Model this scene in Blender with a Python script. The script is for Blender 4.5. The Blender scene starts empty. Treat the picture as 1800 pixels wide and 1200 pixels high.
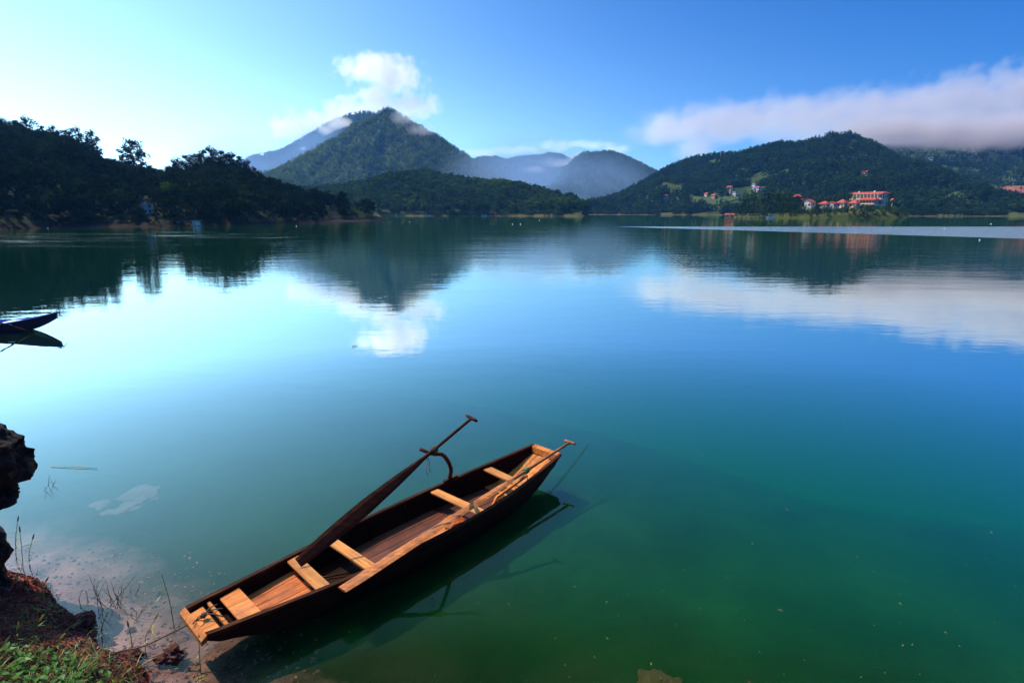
import bpy, bmesh, math, random
import numpy as np
from mathutils import Vector, Matrix, noise as mnoise
from mathutils.bvhtree import BVHTree

random.seed(7)
RNG = np.random.default_rng(7)
scene = bpy.context.scene
COL = scene.collection

# ------------------------------------------------------------------ camera
FPX, CAM_H, HORIZON = 1000.0, 4.2, 372.0          # focal length and horizon in 1800x1200 photograph pixels
PITCH = math.atan((600 - HORIZON) / FPX)
SP, CP = math.sin(PITCH), math.cos(PITCH)
cam_data = bpy.data.cameras.new('camera')
cam_data.sensor_width = 36.0
cam_data.lens = FPX / 1800 * 36.0
cam_data.clip_start = 0.1
cam_data.clip_end = 20000
cam = bpy.data.objects.new('camera', cam_data)
cam.location = (0, 0, CAM_H)
cam.rotation_euler = (math.pi / 2 - PITCH, 0, 0)
COL.objects.link(cam)
scene.camera = cam

# ------------------------------------------------------------------ light
SUN_AZ, SUN_EL = math.radians(-63), math.radians(54)     # azimuth from +Y, negative to the left
SUN_DIR = Vector((math.sin(SUN_AZ) * math.cos(SUN_EL), math.cos(SUN_AZ) * math.cos(SUN_EL), math.sin(SUN_EL)))
sun_data = bpy.data.lights.new('sun', 'SUN')
sun_data.energy = 5.0
sun_data.angle = math.radians(0.5)
sun_data.color = (1.0, 0.82, 0.60)
sun = bpy.data.objects.new('sun', sun_data)
sun.rotation_euler = SUN_DIR.to_track_quat('Z', 'Y').to_euler()
sun.location = (-60, 40, 60)
COL.objects.link(sun)

world = bpy.data.worlds.new('World')
scene.world = world
world.use_nodes = True
wn, wl = world.node_tree.nodes, world.node_tree.links
wn.clear()
w_out = wn.new('ShaderNodeOutputWorld')
w_bg = wn.new('ShaderNodeBackground')
sky = wn.new('ShaderNodeTexSky')
sky.sky_type = 'NISHITA'
sky.sun_disc = False
sky.sun_elevation = SUN_EL
sky.sun_rotation = SUN_AZ
sky.altitude = 300
sky.air_density = 1.0
sky.dust_density = 1.4
sky.ozone_density = 3.0
# deep clear blue away from the sun
w_tint = wn.new('ShaderNodeMix'); w_tint.data_type = 'RGBA'; w_tint.blend_type = 'MULTIPLY'
w_tint.inputs['Factor'].default_value = 1.0
w_tint.inputs['B'].default_value = (0.0, 0.37, 0.92, 1)
wl.new(sky.outputs[0], w_tint.inputs['A'])
# moist morning air: a glow on the sun's side of the sky that fades with azimuth and with height
w_tc = wn.new('ShaderNodeTexCoord')
w_sep = wn.new('ShaderNodeSeparateXYZ')
wl.new(w_tc.outputs['Generated'], w_sep.inputs[0])
def wm(op, a, b=None):
    nd = wn.new('ShaderNodeMath'); nd.operation = op
    for i, v in enumerate((a, b)):
        if v is None: continue
        if isinstance(v, (int, float)): nd.inputs[i].default_value = v
        else: wl.new(v, nd.inputs[i])
    return nd.outputs[0]
hx, hy = math.sin(SUN_AZ), math.cos(SUN_AZ)
w_d = wm('ADD', wm('MULTIPLY', w_sep.outputs['X'], hx), wm('MULTIPLY', w_sep.outputs['Y'], hy))
w_h = wm('SQRT', wm('MAXIMUM', wm('SUBTRACT', 1.0, wm('MULTIPLY', w_sep.outputs['Z'], w_sep.outputs['Z'])), 0.001))
w_a = wm('DIVIDE', w_d, w_h)                                   # cosine of the azimuth from the sun
w_az = wm('POWER', 2.718, wm('MULTIPLY', wm('SUBTRACT', w_a, 1.0), 2.3))
w_fall = wm('POWER', 2.718, wm('MULTIPLY', wm('MAXIMUM', w_sep.outputs['Z'], 0.0), -8.0))
w_pow = wm('MULTIPLY', w_az, w_fall)
w_dot = wn.new('ShaderNodeVectorMath'); w_dot.operation = 'DOT_PRODUCT'
w_dot.inputs[1].default_value = SUN_DIR
wl.new(w_tc.outputs['Generated'], w_dot.inputs[0])
w_aur = wm('MULTIPLY', wm('POWER', wm('MAXIMUM', w_dot.outputs['Value'], 0.0), 5.0), 0.30)   # aureole round the sun itself
w_pow = wm('ADD', w_pow, w_aur)
w_glow = wn.new('ShaderNodeMix'); w_glow.data_type = 'RGBA'; w_glow.blend_type = 'ADD'
w_glow.inputs['Factor'].default_value = 1.0
w_sc = wn.new('ShaderNodeVectorMath'); w_sc.operation = 'SCALE'
w_sc.inputs[0].default_value = (27.0, 40.0, 41.0)
wl.new(w_pow, w_sc.inputs['Scale'])
wl.new(w_tint.outputs['Result'], w_glow.inputs['A'])
wl.new(w_sc.outputs[0], w_glow.inputs['B'])
wl.new(w_glow.outputs['Result'], w_bg.inputs['Color'])
w_bg.inputs['Strength'].default_value = 0.12
wl.new(w_bg.outputs[0], w_out.inputs['Surface'])

vs = scene.view_settings
vs.view_transform = 'Standard'
vs.look = 'None'
vs.exposure = 0.3
vs.gamma = 1.0
vs.use_curve_mapping = False

cy = scene.cycles
cy.max_bounces = 10
cy.diffuse_bounces = 2
cy.glossy_bounces = 3
cy.transmission_bounces = 4
cy.volume_bounces = 6
cy.transparent_max_bounces = 16
cy.caustics_reflective = False
cy.caustics_refractive = False
cy.sample_clamp_indirect = 4.0
cy.use_denoising = True
cy.use_adaptive_sampling = True
cy.adaptive_threshold = 0.02
cy.volume_step_rate = 1.0
cy.volume_max_steps = 64

# ------------------------------------------------------------------ photograph ray helpers
def ray(px, py):
    """direction through a photograph pixel: (lateral, forward, up)"""
    X, Y = (px - 900) / FPX, (py - 600) / FPX
    return Vector((X, CP - Y * SP, -(SP + Y * CP)))
def at_z(px, py, z=0.0):
    r = ray(px, py)
    return Vector((0, 0, CAM_H)) + r * ((z - CAM_H) / r.z)
def at_y(px, py, dist):
    r = ray(px, py)
    return Vector((0, 0, CAM_H)) + r * (dist / r.y)
def to_px(p):
    d = CAM_H - p[2]
    w = p[1] * CP + d * SP
    v = d * CP - p[1] * SP
    return 900 + FPX * p[0] / w, 600 + FPX * v / w

# ------------------------------------------------------------------ object helpers
def link(o, parent=None):
    COL.objects.link(o)
    if parent is not None:
        o.parent = parent
    return o
def tag(o, label=None, category=None, group=None, kind=None):
    if label: o['label'] = label
    if category: o['category'] = category
    if group: o['group'] = group
    if kind: o['kind'] = kind
    return o
def empty(name, loc=(0, 0, 0), rz=0.0):
    o = bpy.data.objects.new(name, None)
    o.location = loc
    o.rotation_euler = (0, 0, rz)
    o.empty_display_size = 0.2
    return link(o)
def mesh_obj(name, verts, faces, material=None, parent=None, smooth=False):
    me = bpy.data.meshes.new(name)
    me.from_pydata([tuple(v) for v in verts], [], faces)
    me.validate()
    if material: me.materials.append(material)
    if smooth: me.polygons.foreach_set('use_smooth', [True] * len(me.polygons))
    me.update()
    return link(bpy.data.objects.new(name, me), parent)
def bm_obj(name, bm, material=None, parent=None, smooth=False):
    me = bpy.data.meshes.new(name)
    bmesh.ops.recalc_face_normals(bm, faces=bm.faces)
    bm.to_mesh(me); bm.free()
    if material: me.materials.append(material)
    if smooth: me.polygons.foreach_set('use_smooth', [True] * len(me.polygons))
    return link(bpy.data.objects.new(name, me), parent)
def add_box(bm, c, s, rot=None, bevel=0.0):
    """box with centre c and full size s"""
    r = bmesh.ops.create_cube(bm, size=1.0)
    m = Matrix.Translation(Vector(c)) @ (rot.to_4x4() if rot is not None else Matrix.Identity(4)) @ Matrix.Diagonal((*s, 1))
    bmesh.ops.transform(bm, matrix=m, verts=r['verts'])
    if bevel > 0:
        es = list({e for v in r['verts'] for e in v.link_edges})
        bmesh.ops.bevel(bm, geom=es, offset=bevel, segments=1, affect='EDGES')
def box_obj(name, c, s, material, parent=None, rz=0.0, bevel=0.0):
    bm = bmesh.new()
    add_box(bm, c, s, Matrix.Rotation(rz, 3, 'Z'), bevel)
    return bm_obj(name, bm, material, parent)
def hexa(bm, pts):
    """solid from 8 points: bottom quad then top quad"""
    v = [bm.verts.new(p) for p in pts]
    for f in ((0, 3, 2, 1), (4, 5, 6, 7), (0, 1, 5, 4), (1, 2, 6, 5), (2, 3, 7, 6), (3, 0, 4, 7)):
        bm.faces.new([v[i] for i in f])
def add_tube(bm, pts, radii, seg=8, flat=None, caps=True):
    """tube along pts; flat = (thickness factor across the second axis, up hint)"""
    pts = [Vector(p) for p in pts]
    rings = []
    up = Vector((0, 0, 1)) if flat is None else Vector(flat[1])
    fz = 1.0 if flat is None else flat[0]
    for i, p in enumerate(pts):
        d = (pts[min(i + 1, len(pts) - 1)] - pts[max(i - 1, 0)]).normalized()
        a = d.cross(up)
        if a.length < 1e-4: a = d.cross(Vector((1, 0, 0)))
        a.normalize()
        b = a.cross(d).normalized()
        r = radii[i] if hasattr(radii, '__len__') else radii
        ra, rb = (r if hasattr(r, '__len__') else (r, r * fz))
        rings.append([bm.verts.new(p + a * (math.cos(t) * ra) + b * (math.sin(t) * rb))
                      for t in (2 * math.pi * k / seg for k in range(seg))])
    for r0, r1 in zip(rings, rings[1:]):
        for k in range(seg):
            bm.faces.new((r0[k], r0[(k + 1) % seg], r1[(k + 1) % seg], r1[k]))
    if caps:
        bm.faces.new(rings[0][::-1]); bm.faces.new(rings[-1])
def tube_obj(name, pts, radii, material, parent=None, seg=8, flat=None, smooth=True):
    bm = bmesh.new()
    add_tube(bm, pts, radii, seg, flat)
    return bm_obj(name, bm, material, parent, smooth)
def smooth_path(pts, n):
    """Catmull-Rom through pts"""
    P = [Vector(p) for p in pts]
    P = [P[0] * 2 - P[1]] + P + [P[-1] * 2 - P[-2]]
    out = []
    for i in range(1, len(P) - 2):
        for k in range(n):
            t = k / n
            a, b, c, d = P[i - 1], P[i], P[i + 1], P[i + 2]
            out.append(0.5 * ((2 * b) + (c - a) * t + (2 * a - 5 * b + 4 * c - d) * t * t + (3 * b - a - 3 * c + d) * t ** 3))
    out.append(P[-2])
    return out

# ------------------------------------------------------------------ material helpers
class NT:
    def __init__(self, name):
        self.m = bpy.data.materials.new(name)
        self.m.use_nodes = True
        self.t = self.m.node_tree
        self.t.nodes.clear()
        self.out = self.t.nodes.new('ShaderNodeOutputMaterial')
    def n(self, kind, **kw):
        nd = self.t.nodes.new('ShaderNode' + kind)
        for k, v in kw.items(): setattr(nd, k, v)
        return nd
    def l(self, a, b): self.t.links.new(a, b)
    def math(self, op, a, b=None, clamp=False):
        nd = self.n('Math', operation=op, use_clamp=clamp)
        for i, v in enumerate((a, b)):
            if v is None: continue
            if isinstance(v, (int, float)): nd.inputs[i].default_value = v
            else: self.l(v, nd.inputs[i])
        return nd.outputs[0]
    def vmath(self, op, a, b=None):
        nd = self.n('VectorMath', operation=op)
        for i, v in enumerate((a, b)):
            if v is None: continue
            if isinstance(v, (tuple, list, Vector)): nd.inputs[i].default_value = v
            else: self.l(v, nd.inputs[i])
        return nd.outputs['Value'] if op in ('LENGTH', 'DOT_PRODUCT', 'DISTANCE') else nd.outputs[0]
    def coord(self, which='Object', scale=(1, 1, 1), rot=(0, 0, 0)):
        tc = self.n('TexCoord'); mp = self.n('Mapping')
        mp.inputs['Scale'].default_value = scale
        mp.inputs['Rotation'].default_value = rot
        self.l(tc.outputs[which], mp.inputs['Vector'])
        return mp.outputs[0]
    def pos(self, scale=(1, 1, 1)):
        g = self.n('NewGeometry'); mp = self.n('Mapping')
        mp.inputs['Scale'].default_value = scale
        self.l(g.outputs['Position'], mp.inputs['Vector'])
        return mp.outputs[0]
    def noise(self, vec, scale, detail=4.0, rough=0.55, dist=0.0):
        nd = self.n('TexNoise')
        nd.inputs['Scale'].default_value = scale
        nd.inputs['Detail'].default_value = detail
        nd.inputs['Roughness'].default_value = rough
        nd.inputs['Distortion'].default_value = dist
        self.l(vec, nd.inputs['Vector'])
        return nd.outputs['Fac']
    def ramp(self, fac, stops):
        nd = self.n('ValToRGB')
        e = nd.color_ramp.elements
        while len(e) < len(stops): e.new(0.5)
        for el, (p, c) in zip(e, stops):
            el.position = p
            el.color = (*c, 1) if len(c) == 3 else c
        self.l(fac, nd.inputs['Fac'])
        return nd.outputs['Color']
    def mix(self, fac, a, b, blend='MIX'):
        nd = self.n('Mix', data_type='RGBA', blend_type=blend)
        for s, v in (('Factor', fac), ('A', a), ('B', b)):
            if isinstance(v, (int, float)): nd.inputs[s].default_value = v
            elif isinstance(v, (tuple, list)): nd.inputs[s].default_value = (*v, 1)
            else: self.l(v, nd.inputs[s])
        return nd.outputs['Result']
    def bump(self, height, dist, strength=1.0):
        nd = self.n('Bump')
        nd.inputs['Strength'].default_value = strength
        nd.inputs['Distance'].default_value = dist
        self.l(height, nd.inputs['Height'])
        return nd.outputs[0]
    def principled(self, color, rough=0.7, normal=None, metallic=0.0, spec=0.4):
        p = self.n('BsdfPrincipled')
        if isinstance(color, (tuple, list)): p.inputs['Base Color'].default_value = (*color, 1)
        else: self.l(color, p.inputs['Base Color'])
        if isinstance(rough, (int, float)): p.inputs['Roughness'].default_value = rough
        else: self.l(rough, p.inputs['Roughness'])
        p.inputs['Metallic'].default_value = metallic
        p.inputs['Specular IOR Level'].default_value = spec
        if normal is not None: self.l(normal, p.inputs['Normal'])
        self.l(p.outputs[0], self.out.inputs['Surface'])
        return p

def plain(name, color, rough=0.7, var=0.25, scale=3.0, spec=0.3):
    """painted or plastered surface with patchy weathering"""
    t = NT(name)
    f = t.noise(t.coord('Object'), scale, 5)
    lo = tuple(c * (1 - var) for c in color); hi = tuple(min(1, c * (1 + var * 0.6)) for c in color)
    t.principled(t.ramp(f, [(0.3, lo), (0.7, hi)]), rough, spec=spec)
    return t.m

def wood(name, dark, mid, light, rough=0.65, grain=(1.2, 26, 26), wear=0.35, spec=0.3):
    t = NT(name)
    oi = t.n('ObjectInfo')
    v = t.coord('Object', scale=grain)
    off = t.n('VectorMath', operation='ADD')
    sc = t.n('VectorMath', operation='SCALE'); sc.inputs[0].default_value = (17, 31, 23)
    t.l(oi.outputs['Random'], sc.inputs['Scale']); t.l(v, off.inputs[0]); t.l(sc.outputs[0], off.inputs[1])
    g = t.noise(off.outputs[0], 1.0, 6, 0.62, 0.6)
    base = t.ramp(g, [(0.28, dark), (0.5, mid), (0.72, light)])
    stain = t.noise(t.coord('Object'), 5.0, 5, 0.6)
    st = t.ramp(stain, [(0.42, (1, 1, 1)), (0.62, (1 - wear, 1 - wear, 1 - wear))])
    spots = t.noise(t.coord('Object'), 46.0, 2, 0.5)
    sp = t.ramp(spots, [(0.66, (1, 1, 1)), (0.72, (0.35, 0.3, 0.28))])
    col = t.mix(1.0, base, st, 'MULTIPLY')
    col = t.mix(1.0, col, sp, 'MULTIPLY')
    grey = t.math('MULTIPLY', t.math('SUBTRACT', t.noise(t.coord('Object', scale=(1.0, 3.0, 3.0)), 2.3, 6, 0.7), 0.50), 3.0, True)
    gcol = tuple(0.55 * sum(mid) / 3 + 0.45 * c for c in mid)
    col = t.mix(t.math('MULTIPLY', grey, 0.75), col, gcol)
    tone = t.ramp(oi.outputs['Random'], [(0.0, (0.78, 0.74, 0.74)), (1.0, (1.12, 1.05, 1.0))])
    col = t.mix(1.0, col, tone, 'MULTIPLY')
    t.principled(col, rough, t.bump(g, 0.003, 0.8), spec=spec)
    return t.m

def foliage(name, a, b, c, trans=0.22):
    t = NT(name)
    oi = t.n('ObjectInfo')
    f = t.noise(t.coord('Object'), 3.0, 2)
    stand = t.noise(t.pos(), 0.014, 4, 0.6)          # stands of different kinds on the slope
    k = t.math('ADD', t.math('MULTIPLY', oi.outputs['Random'], 0.45), t.math('MULTIPLY', f, 0.15))
    k = t.math('ADD', k, t.math('MULTIPLY', t.math('SUBTRACT', stand, 0.3), 1.1))
    col = t.ramp(k, [(0.1, a), (0.55, b), (1.0, c)])
    d = t.n('BsdfDiffuse'); tr = t.n('BsdfTranslucent'); mx = t.n('MixShader')
    t.l(col, d.inputs['Color'])
    t.l(t.mix(1.0, col, (1.3, 1.35, 0.6), 'MULTIPLY'), tr.inputs['Color'])
    mx.inputs[0].default_value = trans
    t.l(d.outputs[0], mx.inputs[1]); t.l(tr.outputs[0], mx.inputs[2])
    t.l(mx.outputs[0], t.out.inputs['Surface'])
    return t.m

def hill_ground(name, a, b, shore):
    """leaf litter and scrub; the drawdown strip by the water is bare earth"""
    t = NT(name)
    p = t.pos()
    f = t.noise(p, 0.035, 6, 0.65)
    col = t.ramp(f, [(0.35, a), (0.65, b)])
    sx = t.n('SeparateXYZ'); t.l(p, sx.inputs[0])
    edge = t.math('ADD', sx.outputs['Z'], t.math('MULTIPLY', t.noise(p, 0.02, 3), 3.0))
    k = t.math('LESS_THAN', edge, 2.7)
    col = t.mix(k, col, t.ramp(t.noise(p, 0.15, 5), [(0.35, tuple(c * 0.6 for c in shore)), (0.65, shore)]))
    t.principled(col, 0.95, spec=0.1)
    return t.m

M = {}
M['bark'] = plain('bark', (0.055, 0.04, 0.03), 0.9, 0.5, 6)
M['fol_dark'] = foliage('foliage_dark', (0.003, 0.009, 0.005), (0.007, 0.018, 0.007), (0.03, 0.05, 0.012))  # backlit shade of the left hill put into the leaf colour
M['fol_mid'] = foliage('foliage_mid', (0.012, 0.032, 0.012), (0.03, 0.066, 0.018), (0.09, 0.14, 0.03))
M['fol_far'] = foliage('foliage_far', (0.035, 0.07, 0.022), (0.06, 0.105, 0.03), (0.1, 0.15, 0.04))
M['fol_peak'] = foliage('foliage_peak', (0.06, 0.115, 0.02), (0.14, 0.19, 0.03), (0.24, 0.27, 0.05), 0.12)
M['fol_right'] = foliage('foliage_right', (0.008, 0.026, 0.012), (0.018, 0.046, 0.016), (0.06, 0.1, 0.026))  # shade on the right hill's slope put into the leaf colour
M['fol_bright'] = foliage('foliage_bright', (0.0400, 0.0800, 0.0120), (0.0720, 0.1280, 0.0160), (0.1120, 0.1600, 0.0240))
M['fol_cypress'] = foliage('foliage_cypress', (0.0048, 0.0120, 0.0060), (0.0072, 0.0168, 0.0072), (0.0108, 0.0216, 0.0084))
M['ground_left'] = hill_ground('left_hill_ground', (0.006, 0.014, 0.006), (0.014, 0.026, 0.008), (0.016, 0.008, 0.006))  # ground colour darkened to stand for the backlit slope
M['ground_mid'] = hill_ground('hill_ground', (0.02, 0.04, 0.012), (0.06, 0.085, 0.022), (0.10, 0.075, 0.03))
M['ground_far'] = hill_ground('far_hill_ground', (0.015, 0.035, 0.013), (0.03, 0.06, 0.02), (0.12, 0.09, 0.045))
M['field'] = plain('field_grass', (0.04, 0.07, 0.016), 0.95, 0.5, 0.08)
M['plaster'] = plain('white_plaster', (0.78, 0.74, 0.68), 0.8, 0.12, 1.0)
M['cream'] = plain('cream_plaster', (0.80, 0.62, 0.45), 0.8, 0.15, 1.0)
M['shaded_white'] = plain('shaded_render', (0.62, 0.66, 0.74), 0.8, 0.12, 1.0)  # white walls with bluish shade put into the colour
M['pink'] = plain('pinkish_brick', (0.55, 0.30, 0.22), 0.85, 0.2, 1.0)
M['roof_red'] = plain('red_roof_tiles', (0.40, 0.055, 0.035), 0.7, 0.3, 1.2)
M['roof_grey'] = plain('grey_concrete_roof', (0.34, 0.33, 0.33), 0.85, 0.2, 1.0)
M['rust'] = plain('rusty_sheet', (0.28, 0.12, 0.07), 0.8, 0.4, 1.0)
M['darkwin'] = plain('dark_window_glass', (0.03, 0.035, 0.045), 0.12, 0.2, 1.0, spec=0.6)
M['orange'] = plain('orange_boards', (0.60, 0.20, 0.06), 0.7, 0.2, 1.0)
M['steel'] = plain('galvanised_steel', (0.35, 0.36, 0.38), 0.5, 0.15, 2.0)
M['boatwhite'] = plain('white_boat_paint', (0.8, 0.8, 0.8), 0.4, 0.1, 1.0)
M['boatblue'] = plain('blue_boat_paint', (0.02, 0.05, 0.50), 0.45, 0.35, 2.5)
M['boatnavy'] = plain('navy_hull_paint', (0.010, 0.014, 0.05), 0.5, 0.35, 2.0)
M['paleblue'] = plain('pale_blue_paint', (0.45, 0.62, 0.75), 0.5, 0.2, 2.0)
M['dock'] = wood('dock_boards', (0.22, 0.17, 0.12), (0.36, 0.29, 0.21), (0.5, 0.42, 0.32))
M['wood_plank'] = wood('weathered_plank', (0.26, 0.07, 0.013), (0.56, 0.18, 0.028), (0.78, 0.31, 0.06))
M['wood_floor'] = wood('floor_plank', (0.22, 0.05, 0.013), (0.46, 0.125, 0.026), (0.64, 0.22, 0.05))
M['wood_dark_floor'] = wood('dark_floor_plank', (0.05, 0.014, 0.009), (0.11, 0.033, 0.018), (0.20, 0.062, 0.030), rough=0.5)  # dark red-brown planks for the middle floor
M['wood_thwart'] = wood('thwart_plank', (0.28, 0.095, 0.022), (0.54, 0.215, 0.048), (0.74, 0.36, 0.10), grain=(22, 1.3, 22), wear=0.2)
M['wood_hull'] = wood('tarred_hull', (0.008, 0.003, 0.002), (0.016, 0.005, 0.003), (0.036, 0.012, 0.006), rough=0.75, spec=0.1)
M['wood_rim'] = wood('worn_rim', (0.025, 0.008, 0.004), (0.05, 0.016, 0.007), (0.16, 0.055, 0.02), rough=0.7, spec=0.08)
M['wood_oar'] = wood('oar_wood', (0.24, 0.07, 0.018), (0.45, 0.15, 0.034), (0.60, 0.25, 0.065), wear=0.45)
M['wood_backlit'] = wood('backlit_oar_wood', (0.030, 0.010, 0.006), (0.05, 0.015, 0.006), (0.09, 0.028, 0.011), spec=0.1)  # backlit dark side of the propped oar put into the wood colour
M['rope'] = plain('rope', (0.10, 0.075, 0.05), 0.9, 0.4, 40)
M['rope_pale'] = plain('pale_cord', (0.42, 0.38, 0.22), 0.9, 0.4, 40)
M['cord_green'] = plain('green_cord', (0.10, 0.24, 0.10), 0.8, 0.3, 40)
M['bailer'] = plain('orange_plastic', (0.55, 0.13, 0.025), 0.55, 0.4, 14)
M['wire'] = plain('dark_wire', (0.02, 0.022, 0.02), 0.5, 0.2, 10)
M['twig'] = plain('dead_twig', (0.035, 0.014, 0.014), 0.9, 0.4, 20)
M['straw'] = plain('straw', (0.45, 0.36, 0.16), 0.8, 0.3, 20)
M['rock'] = None

# ================================================================== WATER
def build_water():
    x0, x1, y0, y1, zb = -3300, 3300, -250, 4100, -12.0
    o = mesh_obj('water', [(x0, y0, 0), (x1, y0, 0), (x1, y1, 0), (x0, y1, 0), (x0, y0, zb), (x1, y0, zb), (x1, y1, zb), (x0, y1, zb)],
                 [(0, 1, 2, 3), (7, 6, 5, 4), (4, 5, 1, 0), (5, 6, 2, 1), (6, 7, 3, 2), (7, 4, 0, 3)])
    t = NT('lake_water')
    p = t.pos()
    sx = t.n('SeparateXYZ'); t.l(p, sx.inputs[0])
    X, Y = sx.outputs['X'], sx.outputs['Y']
    # calm and breathy patches
    patch = t.noise(t.pos((0.02, 0.05, 1)), 1.0, 3, 0.5)
    far = t.math('MULTIPLY', t.math('SUBTRACT', Y, 12.0), 1 / 60.0, True)
    w1 = t.noise(t.pos((0.55, 1.3, 1)), 1.0, 3, 0.55, 0.3)
    w2 = t.noise(t.pos((2.2, 5.0, 1)), 1.0, 2, 0.5)
    w3 = t.noise(t.pos((0.12, 0.3, 1)), 1.0, 2, 0.5)
    h = t.math('ADD', t.math('MULTIPLY', w1, 0.010), t.math('MULTIPLY', w2, 0.0036))
    h = t.math('ADD', h, t.math('MULTIPLY', w3, 0.02))
    amp = t.math('MULTIPLY_ADD', far, 1.0, False)
    t.t.nodes[-1].inputs[2].default_value = 0.20
    amp = t.math('MULTIPLY', amp, t.math('ADD', t.math('MULTIPLY', patch, 1.3), 0.25))
    # a breeze lane: a long wedge of ruffled water across the lake in front of the island
    wob = t.math('MULTIPLY', t.math('SUBTRACT', t.noise(t.pos((0.03, 0.03, 1)), 1.0, 3), 0.5), 2.5)
    top = t.math('MULTIPLY', t.math('SUBTRACT', 168.0, t.math('ADD', Y, wob)), 0.35, True)
    lim = t.math('MULTIPLY', t.math('SUBTRACT', 168.0, Y), 0.70)
    side = t.math('MULTIPLY', t.math('SUBTRACT', t.math('ADD', t.math('SUBTRACT', X, 27.0), wob), lim), 0.5, True)
    lane = t.math('MULTIPLY', t.math('MULTIPLY', top, side), t.math('ADD', 0.55, t.math('MULTIPLY', t.noise(t.pos((0.10, 0.9, 1)), 1.0, 4, 0.65), 0.9)))
    # cat's-paws off the left shore
    pawn = t.noise(t.pos((0.05, 0.16, 1)), 1.0, 4, 0.6, 0.4)
    dx = t.math('MULTIPLY', t.math('ADD', X, 68.0), 1 / 55.0)
    dy = t.math('MULTIPLY', t.math('SUBTRACT', Y, 98.0), 1 / 46.0)
    rr = t.math('ADD', t.math('MULTIPLY', dx, dx), t.math('MULTIPLY', dy, dy))
    paw = t.math('MULTIPLY', t.math('SUBTRACT', 1.0, rr, True), t.math('MULTIPLY', t.math('SUBTRACT', pawn, 0.40), 4.0, True))
    rough = t.math('ADD', t.math('MULTIPLY', lane, 0.22), t.math('MULTIPLY', paw, 0.16))
    hh = t.math('MULTIPLY', h, amp)
    nrm = t.bump(hh, 1.0, 1.0)
    fr = t.n('Fresnel'); fr.inputs['IOR'].default_value = 1.34
    t.l(nrm, fr.inputs['Normal'])
    geo = t.n('NewGeometry')
    fac = t.math('MULTIPLY', t.math('MULTIPLY', t.math('MULTIPLY', t.math('SUBTRACT', fr.outputs[0], 0.033), 4.3, True), 0.95), t.math('SUBTRACT', 1.0, geo.outputs['Backfacing']))
    gl = t.n('BsdfGlossy'); gl.inputs['Color'].default_value = (0.94, 1.0, 0.88, 1)
    t.l(rough, gl.inputs['Roughness']); t.l(nrm, gl.inputs['Normal'])
    tr = t.n('BsdfTransparent')
    mx = t.n('MixShader')
    t.l(fac, mx.inputs[0]); t.l(tr.outputs[0], mx.inputs[1]); t.l(gl.outputs[0], mx.inputs[2])
    t.l(mx.outputs[0], t.out.inputs['Surface'])
    ab = t.n('VolumeAbsorption'); ab.inputs['Color'].default_value = (0.0, 0.64, 0.48, 1); ab.inputs['Density'].default_value = 0.9
    sc = t.n('VolumeScatter'); sc.inputs['Color'].default_value = (0.003, 0.12, 0.026, 1); sc.inputs['Density'].default_value = 0.9
    sc.inputs['Anisotropy'].default_value = 0.0
    ad = t.n('AddShader')
    t.l(ab.outputs[0], ad.inputs[0]); t.l(sc.outputs[0], ad.inputs[1])
    t.l(ad.outputs[0], t.out.inputs['Volume'])
    o.data.materials.append(t.m)
    tag(o, 'still green lake reflecting sky and hills', kind='structure')
    return o
build_water()

bed_t = NT('deep_lakebed_mud')
bed_t.principled(bed_t.ramp(bed_t.noise(bed_t.pos(), 0.3, 4), [(0.3, (0.03, 0.035, 0.02)), (0.7, (0.06, 0.06, 0.03))]), 0.95)
tag(mesh_obj('lakebed', [(-3200, -200, -11.5), (3200, -200, -11.5), (3200, 4000, -11.5), (-3200, 4000, -11.5)], [(0, 1, 2, 3)], bed_t.m), kind='structure')

# ================================================================== NEAR BANK AND SHALLOWS
SHORE = [Vector((-40, 15, 0)), Vector((-20, 10.5, 0)), Vector((-9, 7.2, 0))] + \
        [at_z(x, y) for x, y in ((-60, 985), (14, 1003), (80, 1026), (100, 1062), (142, 1092), (182, 1145), (238, 1160), (262, 1185), (258, 1212))] + \
        [Vector((-2.1, 3.2, 0)), Vector((-1.2, 2.2, 0)), Vector((0.5, 0.8, 0)), Vector((4, -0.5, 0)), Vector((14, -3, 0)), Vector((40, -8, 0))]
def shore_dist(x, y):
    best = 1e9
    for a, b in zip(SHORE, SHORE[1:]):
        dx, dy = b.x - a.x, b.y - a.y
        t = max(0, min(1, ((x - a.x) * dx + (y - a.y) * dy) / (dx * dx + dy * dy)))
        best = min(best, math.hypot(x - a.x - t * dx, y - a.y - t * dy))
    inside = False
    poly = SHORE + [Vector((40, -60, 0)), Vector((-40, -60, 0))]
    j = len(poly) - 1
    for i in range(len(poly)):
        if (poly[i].y > y) != (poly[j].y > y) and x < (poly[j].x - poly[i].x) * (y - poly[i].y) / (poly[j].y - poly[i].y) + poly[i].x:
            inside = not inside
        j = i
    return best if inside else -best
def bank_z(x, y):
    d = shore_dist(x, y)
    f = mnoise.fractal(Vector((x * 1.1, y * 1.1, 3.3)), 1.0, 2.1, 4)
    g = mnoise.fractal(Vector((x * 5.5, y * 5.5, 8.1)), 0.8, 2.1, 3)
    if d > 0:
        z = 0.13 * (1 - math.exp(-d / 0.07)) + 0.24 * d + 0.05 * f * min(1, d * 3) + 0.028 * g * min(1, d * 8)
        return min(z, 2.4)
    e = -d
    z = -(0.02 + 0.25 * (1 - math.exp(-e / 1.1)) + max(0, e - 5.5) * 0.06 + max(0, e - 8.5) * 0.20 + max(0, e - 9) * 0.2)
    return max(z + 0.03 * f * min(1, e) + 0.012 * g * min(1, e * 2), -9.0)
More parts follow.
